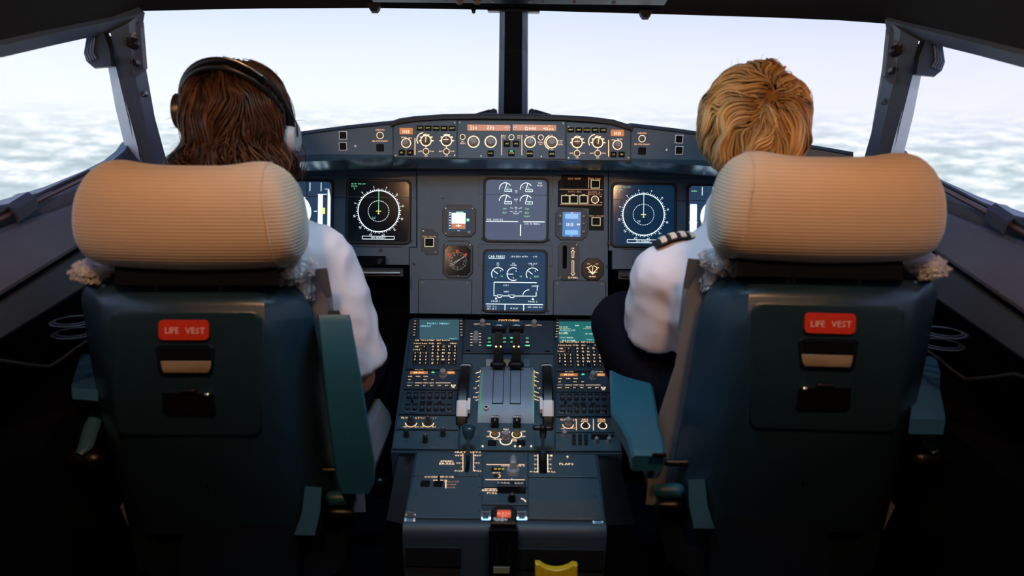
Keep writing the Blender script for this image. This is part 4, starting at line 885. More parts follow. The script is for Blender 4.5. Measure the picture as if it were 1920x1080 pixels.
# --- centre: warning system control panel with switching knobs
T = fitem('system_control_panel', 'dark panel of green and white lit keys at the top centre of the pedestal', 'panel', FB, [(873, 600), (1038, 602), (1038, 663), (868, 662)], PANEL_D, .002)
for x, y, r in ((905, 609.5, 6.2), (1001.5, 611, 6.2)): knob(T, x, y, r, .016, KNOB, True, True)
b = MB(); k = T.k(892, 636); x, y = T.L(892, 637); b.prism(rrect(x-5*k, x+5*k, y-12*k, y+17*k, 4.6*k, 4), .002, .014, .003); T.part('selector', b, KNOB, smooth=40)
for i in range(5): T_line(T, 882, 627+i*5.4, 886, 627+i*5.4, 1.2, AMBW, .0026); T_line(T, 898, 627+i*5.4, 902, 627+i*5.4, 1.2, AMBW, .0026)
T_text(T, 'SWITCHING', 954, 601.8, 3.2, AMB, .0026); T_text(T, 'CAPT', 894, 609, 2, AMBW, .0026); T_text(T, 'F/O', 916, 609, 2, AMBW, .0026); T_text(T, 'CAPT', 990.5, 611, 2, AMBW, .0026); T_text(T, 'F/O', 1012, 611, 2, AMBW, .0026)
for x, y, mm in [(917.5, 637, SYMG), (917.5, 644, SYMG), (934, 637, SYM), (946, 637, SYMG), (946, 644, SYMG), (960, 637, GRN), (960, 644, SYMG), (988.5, 637, SYMG), (988.5, 644, SYM)]:
    button(T, x, y, 9, 5, KEYL, h=.003, name='lit_key', z=.002); T_line(T, x-2.6, y-.9, x+2.6, y-.9, .8, mm, .0056); T_line(T, x-3.2, y+1, x+3.2, y+1, .8, mm, .0056)
for x in (917, 989): button(T, x, 651, 11, 6, KEYL, h=.003, name='lit_key', z=.002); T_line(T, x-4.5, 651, x+4.5, 651, 4, GRN, .0056)
button(T, 960.5, 636.5, 10, 5, KEYL, h=.0034, name='lit_key', z=.002); T_line(T, 956.5, 636.5, 964.5, 636.5, 3.4, GRN, .0060)
b = MB(); p = T.L(878, 659); k = T.k(878, 659); b.box(p[0]-4*k, p[0]+4*k, p[1]-2*k, p[1]+2*k, .001, .0026); p = T.L(1027, 660); b.box(p[0]-4*k, p[0]+4*k, p[1]-2*k, p[1]+2*k, .001, .0026); T.part('vent', b, BLACKM)
finish(T, ringm=AMBW)
# --- throttle quadrant with drum, levers, trim wheels
T = begin(Thing('throttle_quadrant', 'curved blue-grey throttle quadrant with two black thrust levers, between the trim wheels', 'throttle quadrant', frame=FB, at=(950, 745)))
plate(T, [(868, 665), (1038, 666), (1039, 846), (862, 845)], -.004, .0012, .0006, PED)
DRUM = mat('drum_paint', (.17, .23, .33), .32, bump=(900, .2)); 
yt, yb = T.L(950, 688)[1], T.L(950, 795)[1]; xl, xr = T.L(899, 740)[0], T.L(1001, 740)[0]; yc = (yt+yb)/2; hc = (yt-yb)/2; hh = .034; R_ = (hc*hc+hh*hh)/(2*hh); ang = math.asin(hc/R_)
def arcp(q, off=0): a = -ang+2*ang*q; return yc+(R_+off)*math.sin(a), hh-R_+(R_+off)*math.cos(a)
def drum(x0, x1, off, q0=0, q1=1, n=18, down=True):
    m = MB(); rr = []
    for i in range(n+1):
        y, z_ = arcp(q0+(q1-q0)*i/n, off); rr.append([(x0, y, z_), (x1, y, z_), (x1, y, min(z_, 0)-.004 if down else z_-.001), (x0, y, min(z_, 0)-.004 if down else z_-.001)])
    m.loft(rr); return m
T.part('drum', drum(xl, xr, 0), DRUM, smooth=40)
mk_ = MB()
for x0, x1 in ((925, 944), (957, 976)):
    xa, xb = T.L(x0, 740)[0], T.L(x1, 740)[0]
    for xx in (xa, xb): q = drum(xx-.0007, xx+.0007, .0006, .22, .92, 12, False); mk_.add(q.v, q.f)
    for qq in (.22,): q = drum(xa, xb, .0006, qq, qq+.012, 1, False); mk_.add(q.v, q.f)
T.part('lever_slot', mk_, BLACKM)
b = MB(); x, y = T.L(912, 774); y, z_ = arcp(.17); b.cyl(x, y-.0, z_, z_+.004, .0065, .006, 14, 0); b.cyl(x, y, z_+.004, z_+.0046, .0035, .0035, 12, 1); T.part('eyelet', b, [WHITE, BLACK])
b = MB(); x, y = T.L(991, 790); b.disc(x, y, .003, .002, 10); T.part('hole', b, BLACKM)
# scale strips either side of the drum
for side, xg, xa in ((-1, 903, 887), (1, 999, 1013)):
    m2 = drum(T.L(xg, 740)[0]-.0012, T.L(xg, 740)[0]+.0012, .0012, .02, .72, 10, False); T.part('green_scale', m2, mat('green_band', (.05, .35, .12), .5, emit=(.05, .35, .10), es=.35))
    for i, y in enumerate((698, 706, 714, 722, 735, 742, 749)):
        sgn = 1 if side < 0 else -1
        T_line(T, xg-sgn*2, y, xg-sgn*(7 if i % 2 else 11), y+3, 1.4, AMB if i % 2 else AMBW, .012 if False else .0022)
    T_line(T, xg-2.2*(1 if side < 0 else -1), 695, xg-2.2*(1 if side < 0 else -1), 752, 1.1, AMB, .0022)
    T_text(T, 'UP', xg-12*(1 if side < 0 else -1), 729, 2.6, AMBW, .0022); T_text(T, 'DN', xg-12*(1 if side < 0 else -1), 746, 2.6, AMBW, .0022)
# plates at the drum's top
for x0, x1, mm in ((911, 924, KNOB), (945, 956, mat('tan_plate', (.35, .22, .13), .5)), (980, 994, SOF)):
    b = MB(); b.prism([T.L(x0, 692), T.L(x1, 692), T.L(x1, 680), T.L(x0, 680)], .001, .012, .001); T.part('stop_plate', b, mm)
# thrust levers: parts of the quadrant
LV = mat('lever_black', (.006, .007, .010), .5, spec=.2); LVB = mat('lever_cap', (.015, .05, .085), .22)
for cx, sg in ((934.5, -1), (967.5, 1)):
    x, y0_ = T.L(cx, 700); y1_ = T.L(cx, 676)[1]; k = T.k(cx, 690); w = 8.5*k
    zt_ = .098; yy = y0_+.055
    b = MB(); b.loft([[(x-w, y0_-.014, .022), (x+w, y0_-.014, .022), (x+w, y0_+.02, .022), (x-w, y0_+.02, .022)], [(x-w*1.05, y0_-.010, .04), (x+w*1.05, y0_-.010, .04), (x+w*1.05, y0_+.024, .036), (x-w*1.05, y0_+.024, .036)],
                      [(x-w*.85, y0_+.012, .07), (x+w*.85, y0_+.012, .07), (x+w*.85, y0_+.040, .062), (x-w*.85, y0_+.040, .062)], [(x-w*.7, y0_+.038, zt_), (x+w*.7, y0_+.038, zt_), (x+w*.7, y0_+.064, zt_-.008), (x-w*.7, y0_+.064, zt_-.008)]])
    L1 = T.part('thrust_lever', b, LV, smooth=30)
    b = MB(); b.cap((x-.0075, y0_+.058, zt_), (x+.0075, y0_+.058, zt_), .0120, .0120, 14); b.box(x-.017, x+.017, y0_+.040, y0_+.048, zt_-.006, zt_+.010, .001, 1); T.part('grip', b, [LVB, LV], parent=L1, smooth=40)
    b = MB(); b.cap((x-w, y0_-.010, .036), (x+w, y0_-.010, .036), .008, .008, 12); T.part('reverse_latch', b, LV, parent=L1, smooth=40)
    b = MB(); [b.ell((x+q*w*.5, y0_+.013, .073), (.0024, .0024, .002), None, 10, 6) for q in (-1, 1)]; T.part('lit_stud', b, AMBW, parent=L1)
    b = MB(); b.text('F', x, y0_+.001, .009, .0 , 0); b.v = [(vx, vy-.0, .0445+(vy-y0_)*.9) for vx, vy, vz in b.v]; T.part('marking', b, AMB, parent=L1)
finish(T)
# trim wheels
TWHITE = mat('wheel_white', (.78, .74, .76), .45)
for cx, sg, lab in ((876.5, -1, 'left'), (1023.5, 1, 'right')):
    x, yA = FB.loc(cx, 678); yB = FB.loc(cx, 806)[1]; yc_ = (yA+yB)/2; half = (yA-yB)/2; R2 = .14; cz = -math.sqrt(R2*R2-half*half*.86)
    cen = FB.o+FB.u*x+FB.v*yc_
    W = Thing('trim_wheel', 'black pitch trim wheel with white bands on the %s side of the throttle quadrant' % lab, 'wheel', FB.mat(x, yc_))
    b = MB(); n_ = 72; rr = []
    wv = .0125
    for i in range(n_):
        a = 2*math.pi*i/n_
        ring = []
        for (du, dr) in ((-wv, -.012), (-wv, -.003), (-wv*.7, 0), (wv*.7, 0), (wv, -.003), (wv, -.012)): ring.append((du, (R2+dr)*math.sin(a), cz+(R2+dr)*math.cos(a)))
        rr.append(ring)
    rr.append(rr[0]); b.loft(rr, closed=True, cap=False)
    def deg(i): a = 360*i/n_; return a if a < 180 else a-360
    b.m = [1 if (-43 < deg((i//6)) < -26) or (20 < deg((i//6)) < 26) else 0 for i in range(len(b.f))]
    W.part('rim', b, [BLACK, TWHITE], smooth=30)
    b = MB(); [b.add([(du, (R2-.011)*math.sin(2*math.pi*i/36), cz+(R2-.011)*math.cos(2*math.pi*i/36)) for i in range(36)], [tuple(range(36))]) for du in (-.010, .010)]; W.part('disc', b, BLACK)
    b = MB(); b.wbox((-sg*wv, -.082, cz+R2*.82-.006), (-sg*.006, 0, 0), (0, .026, .010), (0, 0, .012)); W.part('grip_tab', b, TWHITE)
# engine start panel
WGLOW = mat('white_print_glow', (.6, .6, .6), .5, emit=(.8, .8, .85), es=.45)  # plain white print; emission stands in for the light falling on it
T = fitem('engine_panel', 'amber lit engine start panel with two placards reading ENG 1 and ENG 2', 'panel', FB, [(900, 800), (1002, 801), (1003, 846), (898, 845)], PED, .003)
for x, t_ in ((928, '1'), (969, '2')):
    b = MB(); k = T.k(x, 795); q = T.L(x, 803); b.box(q[0]-7.2*k, q[0]+7.2*k, q[1]-.002, q[1]+.003, .003, .022); S_ = T.part('master_lever', b, BLACK)
    b = MB(); b.box(q[0]-7.4*k, q[0]+7.4*k, q[1]-.004, q[1]+.015, .022, .0255, .0006); b2 = T.part('placard', b, BLACK, parent=S_)
    b = MB(); b.text('ENG', q[0], q[1]+.010, .0055, .0260, sq=1.1); b.text(t_, q[0], q[1]+.001, .0055, .0260); T.part('lettering', b, WGLOW, parent=S_)
    T_arc(T, x, 816.5, 9, 140, 400, 1.7, AMBW, .0036); knob(T, x, 816, 6, .010, mat('brass_switch', (.35, .25, .12), .35, .6), False, False, 'toggle_switch', z=.003)
knob(T, 948.5, 824, 7.5, .020, KNOB, False, True, z=.003); T_arc(T, 948.5, 828, 11, 170, 370, 2, AMBW, .0036)
for t_, x, y in (('ON', 917, 811), ('OFF', 916, 820.5), ('ENG', 949, 807), ('CRANK', 933, 825.5), ('NORM', 949, 812), ('IGN', 964, 825.5), ('ON', 981, 811), ('OFF', 981, 820.5), ('START', 966, 828.5)): T_text(T, t_, x, y, 2.7, AMBW, .0036)
for x in (922.5, 977): button(T, x, 833.5, 16, 9, BTN, z=.003, name='fault_light')
for x in (905, 965.5, 996, 975): k = T.k(x, 838); q = T.L(x, 839); b = MB(); b.ell((q[0], q[1], .004), (.0022, .0022, .002), None, 8, 6); T.part('pilot_lamp', b, AMBW)
finish(T)
# ================================================================= AFT PEDESTAL
T = fitem('lever_scale_panel', 'grey panel lettered SPEED BRAKE with amber scale beside its slot, left aft pedestal', 'panel', FC, [(782, 850), (905, 851), (905, 893), (776, 892)])
p0, p1 = T.L(871.5, 887), T.L(883.5, 850); b = MB(); b.prism(rrect(p0[0], p1[0], p0[1], p1[1], .006, 4), .0012, .0018); T.part('slot', b, BLACKM)
T_text(T, 'SPEED', 838, 866.5, 3.4, AMBW, .002, sq=.95); T_text(T, 'BRAKE', 838, 871, 3.4, AMBW, .002, sq=.95); T_text(T, '0RET', 863, 849.5, 3, AMBW, .002, sq=1.1); T_text(T, 'RET0', 891, 849.5, 3, AMBW, .002, sq=1.1)
for x, s_ in ((868, -1), (888, 1)):
    T_line(T, x, 852, x, 885, 1.2, AMB, .002)
    for y, t_ in ((855.5, 'RET'), (869.5, '1/2'), (884.5, 'FULL')): T_line(T, x, y, x+s_*3, y, 1, AMBW, .002); T_text(T, t_, x+s_*8, y, 2.4, AMBW, .002)
    for y in (862, 877): T_line(T, x, y, x+s_*3, y, 1, AMBW, .002)
screws(T, [(788, 853), (783, 891), (899, 892)], 2.2, .0012); finish(T)
T = fitem('lever_scale_panel', 'grey panel lettered FLAPS with slot and scale at the right aft pedestal', 'panel', FC, [(991, 852), (1116, 853), (1122, 895), (991, 894)])
p0, p1 = T.L(1011.5, 889), T.L(1023.5, 850); b = MB(); b.prism(rrect(p0[0], p1[0], p0[1], p1[1], .006, 4), .0012, .0018); T.part('slot', b, BLACKM)
for x, s_ in ((1008.5, -1), (1027, 1)):
    T_line(T, x, 853, x, 887, 1.2, AMBW, .002)
    for y, t_ in ((856, '0'), (863, '1'), (872, '2'), (880, '3'), (886, 'FULL')): T_line(T, x, y, x+s_*3, y, 1, AMBW, .002); T_text(T, t_, x+s_*(7 if t_ == 'FULL' else 5.5), y, 2.6, AMBW, .002)
T_text(T, 'FLAPS', 1062, 871.5, 3.6, AMBW, .002, sq=.95)
for x, y in ((1034, 856), (1064, 858)): q = T.L(x, y); b = MB(); b.ell((q[0], q[1], .002), (.0021, .0021, .002), None, 8, 6); T.part('pilot_lamp', b, AMBW)
screws(T, [(995, 856), (995, 893), (1109, 894)], 2.2, .0012); finish(T)
T = fitem('door_lock_panel', 'blank grey left aft panel with two small black switches beside COCKPIT DOOR lettering', 'panel', FC, [(776, 894), (904, 895), (903, 973), (758, 971)], PED)
T_text(T, 'COCKPIT', 812, 895.8, 2.8, AMBW, .002); T_text(T, 'DOOR', 840, 895.8, 2.8, AMBW, .002)
button(T, 797.5, 909.5, 17, 9, BTN); button(T, 821.5, 909.5, 17, 9, BTN); knob(T, 823, 905, 2.4, .016, BLACK, False, False, 'toggle_switch')
T_line(T, 833, 902, 838, 902, 1, AMBW, .002); T_line(T, 836, 902, 836, 917, 1.6, AMBW, .002); T_line(T, 812, 902, 831, 902, 1.6, AMBW, .002)
for t_, y in (('UNLOCK', 904.5), ('NORM', 910), ('LOCK', 915.5)): T_text(T, t_, 847 if t_ == 'UNLOCK' else 845, y, 2.6, AMBD, .002)
screws(T, [(784, 899), (781, 929), (774, 959), (899, 915), (898, 930), (899, 960)], 2.6, .0015); finish(T)
T = fitem('right_cover_plate', 'large blank grey cover plate below the FLAPS panel', 'panel', FC, [(991, 897), (1122, 898), (1134, 976), (990, 974)], PED)
T.o.name = 'cover_plate'
q = [T.L(*p) for p in ((992, 941), (1128, 942), (1133, 975), (991, 974))]; b = MB(); b.prism(q, .0012, .003, .0008); T.part('printer_door', b, mat('door_grey', (.075, .09, .10), .4))
screws(T, [(995, 902), (1112, 902), (995, 931), (1115, 932), (995, 946), (1118, 946)], 2.6, .0014); finish(T)
T = fitem('rudder_trim_panel', 'centre aft panel with large pointed grey knob and small amber lit counter', 'panel', FC, [(906, 850), (989, 851), (989, 914), (905, 913)], PED)
for y, x0, x1 in ((872.5, 912, 958), (901, 910, 984), (872.5, 972, 984)): T_line(T, x0, y, x1, y+.3, 1.8, AMBW, .002)
b = MB(); k = T.k(962, 890); x, y = T.L(962, 888); b.cyl(x, y, .001, .012, 13.5*k, 12.5*k, 24, 0, .002)
kp = [(x-5.5*k, y-4*k), (x+5.5*k, y-4*k), (x+6.5*k, y+10*k), (x+3*k, y+27*k), (x-3*k, y+27*k), (x-6.5*k, y+10*k)]; b.prism(kp, .012, .030, .004); b.disc(x, y-1*k, 1.2*k, .0304, 8, 1); T.part('trim_knob', b, [KNOB, WHITE], smooth=35)
b = MB(); q0, q1 = T.L(921, 885), T.L(944, 877.5); b.box(q0[0], q1[0], q0[1], q1[1], .001, .0024); T.part('counter_window', b, BLACK); T_text(T, '000', 936, 881.3, 3.8, YEL, .0028, sq=1.2)
T_text(T, 'L', 914, 880.5, 3, KNOB, .002); T_text(T, 'RESET', 931, 888.3, 2, AMBW, .002); T_text(T, 'NOSE L', 951, 875, 2.2, AMBW, .002); T_text(T, 'NOSE R', 973, 875, 2.2, AMBW, .002)
knob(T, 930.5, 894, 5.4, .005, KNOB_D, False, False, 'push_button'); T_arc(T, 930.5, 894, 7.5, -60, 60, 1.4, AMB, .002); screws(T, [(912, 853), (983, 854)], 2.2, .0015); finish(T)
T = fitem('parking_brake_panel', 'centre aft panel with black placard reading PARK BRK and black turning handle', 'panel', FC, [(905, 916), (989, 917), (989, 947), (904, 946)], PED)
b = MB(); k = T.k(958, 920); q0, q1 = T.L(932, 926.5), T.L(985.5, 917); b.prism([(q0[0], q0[1]), (q1[0], q0[1]), (q1[0], q1[1]), (T.L(965, 917)[0], q1[1]), (T.L(959.5, 910)[0], q1[1]+.008), (T.L(953, 917)[0], q1[1]), (q0[0], q1[1])], .0015, .018, .001); PB = T.part('placard', b, BLACK)
b = MB(); tx = T.L(945, 921.5); b.text('PARK', tx[0], tx[1], 6*k, .0186, sq=1.15); tx = T.L(973.5, 922); b.text('BRK', tx[0], tx[1], 6*k, .0186, sq=1.15); tx = T.L(959.5, 915); b.add([(tx[0]-3*k, tx[1]-3*k, .0186), (tx[0]+3*k, tx[1]-3*k, .0186), (tx[0], tx[1]+4.5*k, .0186)], [(0, 1, 2)]); T.part('lettering', b, WGLOW, parent=PB)
b = MB(); x, y = T.L(960, 940); b.cyl(x, y, .001, .012, 8*k, 7*k, 18, 0, .001); b.prism([(x-4*k, y-10*k), (x+4*k, y-10*k), (x+3*k, y+5*k), (x-3*k, y+5*k)], .012, .022, .003); T.part('brake_handle', b, BLACK)
T_text(T, 'BRAKE', 919.5, 921, 3.2, AMBW, .002, sq=1.2); T_text(T, 'PULL', 923, 926, 2.8, AMBW, .002, sq=1.2); T_line(T, 908, 918.3, 931, 918.3, 1.6, AMBW, .002); T_arc(T, 968, 944, 18, 10, 62, 2, AMBW, .002); 
screws(T, [(909, 945), (984, 945)], 2, .0015); finish(T)
# speed brake and flap levers
for (px, py, tx_, ty_, lab, nm) in ((877.5, 862, 880, 812, 'black speed brake lever with teal sheen rising from the left slot', 'speed_brake_lever'), (1017.5, 862, 1017.5, 818, 'black flap lever with T shaped grip rising from the right slot', 'flap_lever')):
    x, y = FC.loc(px, py); W = Thing(nm, lab, 'lever', FC.mat(x, y) @ Matrix.Diagonal((1, 1, .78 if 'speed' in nm else 1, 1)))
    b = MB(); b.box(-.004, .004, -.010, .010, -.02, .02, .0); b.loft([[(-.004, -.008, .0), (.004, -.008, .0), (.004, .010, .0), (-.004, .010, .0)], [(-.003, .012, .055), (.003, .012, .055), (.003, .024, .052), (-.003, .024, .052)]]); W.part('stem', b, mat('lever_metal', (.03, .05, .06), .35, .3))
    b = MB()
    if 'speed' in nm:
        prf = [(.0045, 0), (.010, .010), (.014, .026), (.0155, .036), (.012, .042), (.001, .044)]
        rr = []
        for r, hgt in prf: rr.append([(r*math.cos(2*math.pi*i/18), .016+hgt*.30+r*.75*math.sin(2*math.pi*i/18), .046+hgt*.9) for i in range(18)])
        b.loft(rr)
    else:
        b.cap((-.017, .022, .062), (.017, .022, .062), .0055, .0055, 14); b.cap((0, .018, .045), (0, .022, .062), .007, .009, 12)
    W.part('grip', b, LVB if 'speed' in nm else BLACK, smooth=50)
# handset unit with red window at the aft centre
x, y = FC.loc(945, 972); W = Thing('handset', 'black round-topped unit with red digits window hanging over the aft pedestal edge', 'handset', FC.mat(x, y)); k = FC.k(945, 972)
b = MB(); w = 24*k; pts = [(-w, -.030), (w, -.030), (w, .012)]+[(w*math.cos(math.radians(a)), .012+.022*math.sin(math.radians(a))) for a in range(15, 180, 15)]+[(-w, .012)]; b.prism(pts, -.002, .010, .003); W.part('case', b, BLACK, smooth=30)
b = MB(); b.prism(rrect(-13*k, 13*k, -.014, .010, .002, 2), .010, .0112); D_ = W.part('red_window', b, mat('red_display', (.3, .03, .02), .3, emit=(.62, .10, .05), es=.75))
b = MB(); b.text('8510', 0, -.0025, .010, .0116, sq=1.1); b.text('8888', 0, -.0105, .004, .0116); W.part('digits', b, mat('red_digit', (.5, .2, .1), .3, emit=(.9, .28, .16), es=1), parent=D_)
b = MB()
for i in range(9): 
    xx = random.uniform(-.018, .018); yy = random.uniform(-.026, -.018); b.prism([(xx-.003, yy), (xx+random.uniform(0, .003), yy-.003), (xx+.004, yy+.001), (xx, yy+.004)], .010, .0115)
W.part('white_scrap', b, WHITE)
M_ = FC.mat(x, y).inverted(); cz = Ld.z-.022; yf_ = Ld.y-.022
def wv_(X, Y, Z): return M_ @ Vector((X, Y, Z))
X0 = FC.hit(945, 972).x
b = MB(); q = [Vector((X0-w-.002, yf_-.012, cz+.02)), Vector((X0+w+.002, yf_-.012, cz+.02)), Vector((X0+w+.002, yf_-.012, cz-.062)), Vector((X0-w-.002, yf_-.012, cz-.062))]
b.wbox((X0-w-.003, yf_+.002, cz-.062), (2*w+.006, 0, 0), (0, -.014, 0), (0, 0, .085)); W.part('front_body', b, BLACK, True)
b = MB(); b.wbox((X0-.003-15*k, yf_-.0125, cz-.060), (30*k, 0, 0), (0, -.0015, 0), (0, 0, .012)); W.part('pale_label', b, mat('pale_green_label', (.34, .42, .30), .6), True)
b = MB(); b.wbox((X0-.012, yf_-.012, cz-.042), (.002, 0, 0), (0, -.001, 0), (0, 0, .04)); b.wbox((X0+.010, yf_-.012, cz-.042), (.002, 0, 0), (0, -.001, 0), (0, 0, .04)); W.part('groove', b, DTRIM, True)
# bright corner clips on the aft edge
labs = ['bright metal clip on the left end of the aft pedestal edge', 'bright metal clip left of the red window', 'bright metal clip right of the red window', 'bright metal clip on the right end of the aft pedestal edge']
for i, (x0, x1, y) in enumerate(((759, 779, 970), (901, 920, 969), (969, 988, 969), (1111, 1131, 974))):
    a, c = FC.hit(x0, y), FC.hit(x1, y); W = Thing('edge_clip', labs[i], 'clip', a, group='metal clips on the pedestal edge')
    wd_ = c.x-a.x; nrm = FC.n
    b = MB()
    for xx in (0, wd_-.0035):
        rr = []
        for q in range(7):
            t = math.radians(q*15); o_ = Vector((xx, .012-.012*0-.026*math.sin(t), .0035-.024*(1-math.cos(t)))); rr.append([a+o_, a+o_+Vector((.0035, 0, 0)), a+o_+Vector((.0035, .004, -.004)), a+o_+Vector((0, .004, -.004))])
        b.loft(rr)
    b.wbox(a+Vector((0, .006, .001)), (wd_, 0, 0), (0, .006, 0), (0, 0, .004)); W.part('bracket', b, METAL, True, smooth=40)
    b = MB(); rr = []
    for q in range(7):
        t = math.radians(q*15); o_ = Vector((.003, .008-.024*math.sin(t), .0015-.024*(1-math.cos(t)))); rr.append([a+o_, a+o_+Vector((wd_-.006, 0, 0)), a+o_+Vector((wd_-.006, .004, -.004)), a+o_+Vector((0, .004, -.004))])
    b.loft(rr); W.part('clip_body', b, SOF, True, smooth=40)
# yellow pull handle at the foot
a = P(1042, 1080, 1.33); W = Thing('escape_handle', 'bright yellow U shaped handle low at the foot of the pedestal', 'handle', a)
b = MB(); k = 1.33/F; pts = [(-39, 26), (-31, 26)]+[(-31+62*q/8.0, 26-11*math.sin(math.pi*q/8)**.8) for q in range(1, 8)]+[(31, 26), (40, 24), (41, -60), (-38, -60)]
b.prism([(x*k, y*k) for x, y in pts][::-1], -.008, .008, .002); Mh = Matrix.Translation(a) @ Matrix.Rotation(math.radians(80), 4, 'X'); b.v = [Mh @ Vector(v) for v in b.v]; W.part('grip', b, mat('yellow_paint', (.95, .60, .02), .45), True)
b = MB(); b.tube([a+Vector((-.02, .03, -.03)), a+Vector((-.02, .06, -.12))], .006, 8); b.tube([a+Vector((.02, .03, -.03)), a+Vector((.02, .06, -.12))], .006, 8); W.part('mount', b, DTRIM, True)
# ================================================================= OVERHEAD, POST AND PILLAR FITTINGS
W = Thing('overhead_panel', 'dark overhead switch panel whose lower edge shows above the centre post', 'overhead panel', P(960, -10, 1.8))
b = MB(); A0, A1 = P(700, 4, 1.90), P(1245, 10, 1.90); b.loft([[A0, A1, A1+Vector((0, .02, .05)), A0+Vector((0, .02, .05))], [A0+Vector((0, -.6, .10)), A1+Vector((0, -.6, .10)), A1+Vector((0, -.6, .14)), A0+Vector((0, -.6, .14))]]); W.part('housing', b, BLACK, True)
for i, (x, mm, r) in enumerate(((835, WHITE, 3), (862, mat('olive_switch', (.25, .2, .12), .5), 8), (895, mat('olive_switch', (.25, .2, .12), .5), 8), (924, WHITE, 3), (993, WHITE, 3), (1018, mat('tan_switch', (.45, .25, .12), .5), 3), (1077, mat('tan_switch', (.45, .25, .12), .5), 4), (1151, mat('violet_switch', (.35, .32, .5), .5), 5))):
    c = P(x, 2+.01*(x-960), 1.885); k = 1.88/F; b = MB(); b.cap(c+Vector((0, -.004, .02)), c, r*k*.7, r*k, 10); W.part('switch', b, mm, True, smooth=60)
for px, py, lab in ((703, 18, 'small dark sun visor clip hanging from the header left of centre post'), (1209, 30, 'small dark sun visor clip hanging from the header right of centre post')):
    W = Thing('visor_clip', lab, 'clip', P(px, py, 1.97)); b = MB(); k = 1.97/F; b.prism([(-12*k, 8*k), (12*k, 8*k), (10*k, -2*k), (6*k, -8*k), (-5*k, -8*k), (-10*k, -1*k)], 0, .02, .002); Mh = Matrix.Translation(P(px, py-1, 1.975)) @ GF.mat().to_3x3().to_4x4(); b.v = [Mh @ Vector(v) for v in b.v]; W.part('body', b, DTRIM, True)
    b = MB(); b.tube([P(px-3, py-3, 1.96), P(px+3, py-3, 1.96)], .002, 6); W.part('pin', b, METAL, True)
W = Thing('compass_bracket', 'tiny dark stub hanging from the header just left of centre post', 'bracket', P(888, 20, 1.97)); b = MB(); b.cap(P(888, 14, 1.97), P(888, 22, 1.97), .005, .005, 10); W.part('stub', b, BLACK, True); b = MB(); b.cap(P(884, 17, 1.97), P(892, 17, 1.97), .0025, .0025, 8); W.part('pin', b, DTRIM, True)
for px0, px1, tip, lab in ((902, 933, 918, 'dark wiper arm base outside the glass, left foot of centre post'), (990, 1019, 1003, 'dark wiper arm base outside the glass, right foot of centre post')):
    W = Thing('wiper', lab, 'wiper', P(tip, 212, 2.62)); b = MB(); d = 2.62; s_ = 1 if px0 < 950 else -1
    hi = px1-2 if s_ > 0 else px0+2
    prof_ = [(px0 if s_ > 0 else px1, 214), (tip, 206), (hi-6*s_, 203.5), (hi, 206), (hi+3*s_, 220)]
    b.loft([[P(x, y, d) for x, y in prof_], [P(x, y, d)+Vector((0, .06, .0)) for x, y in prof_]]); W.part('arm_base', b, BLACK, True)
    b = MB(); b.tube([P(tip, 207, d), P(tip-30*s_, 216, d+.02)], .004, 6); W.part('arm', b, BLACK, True)
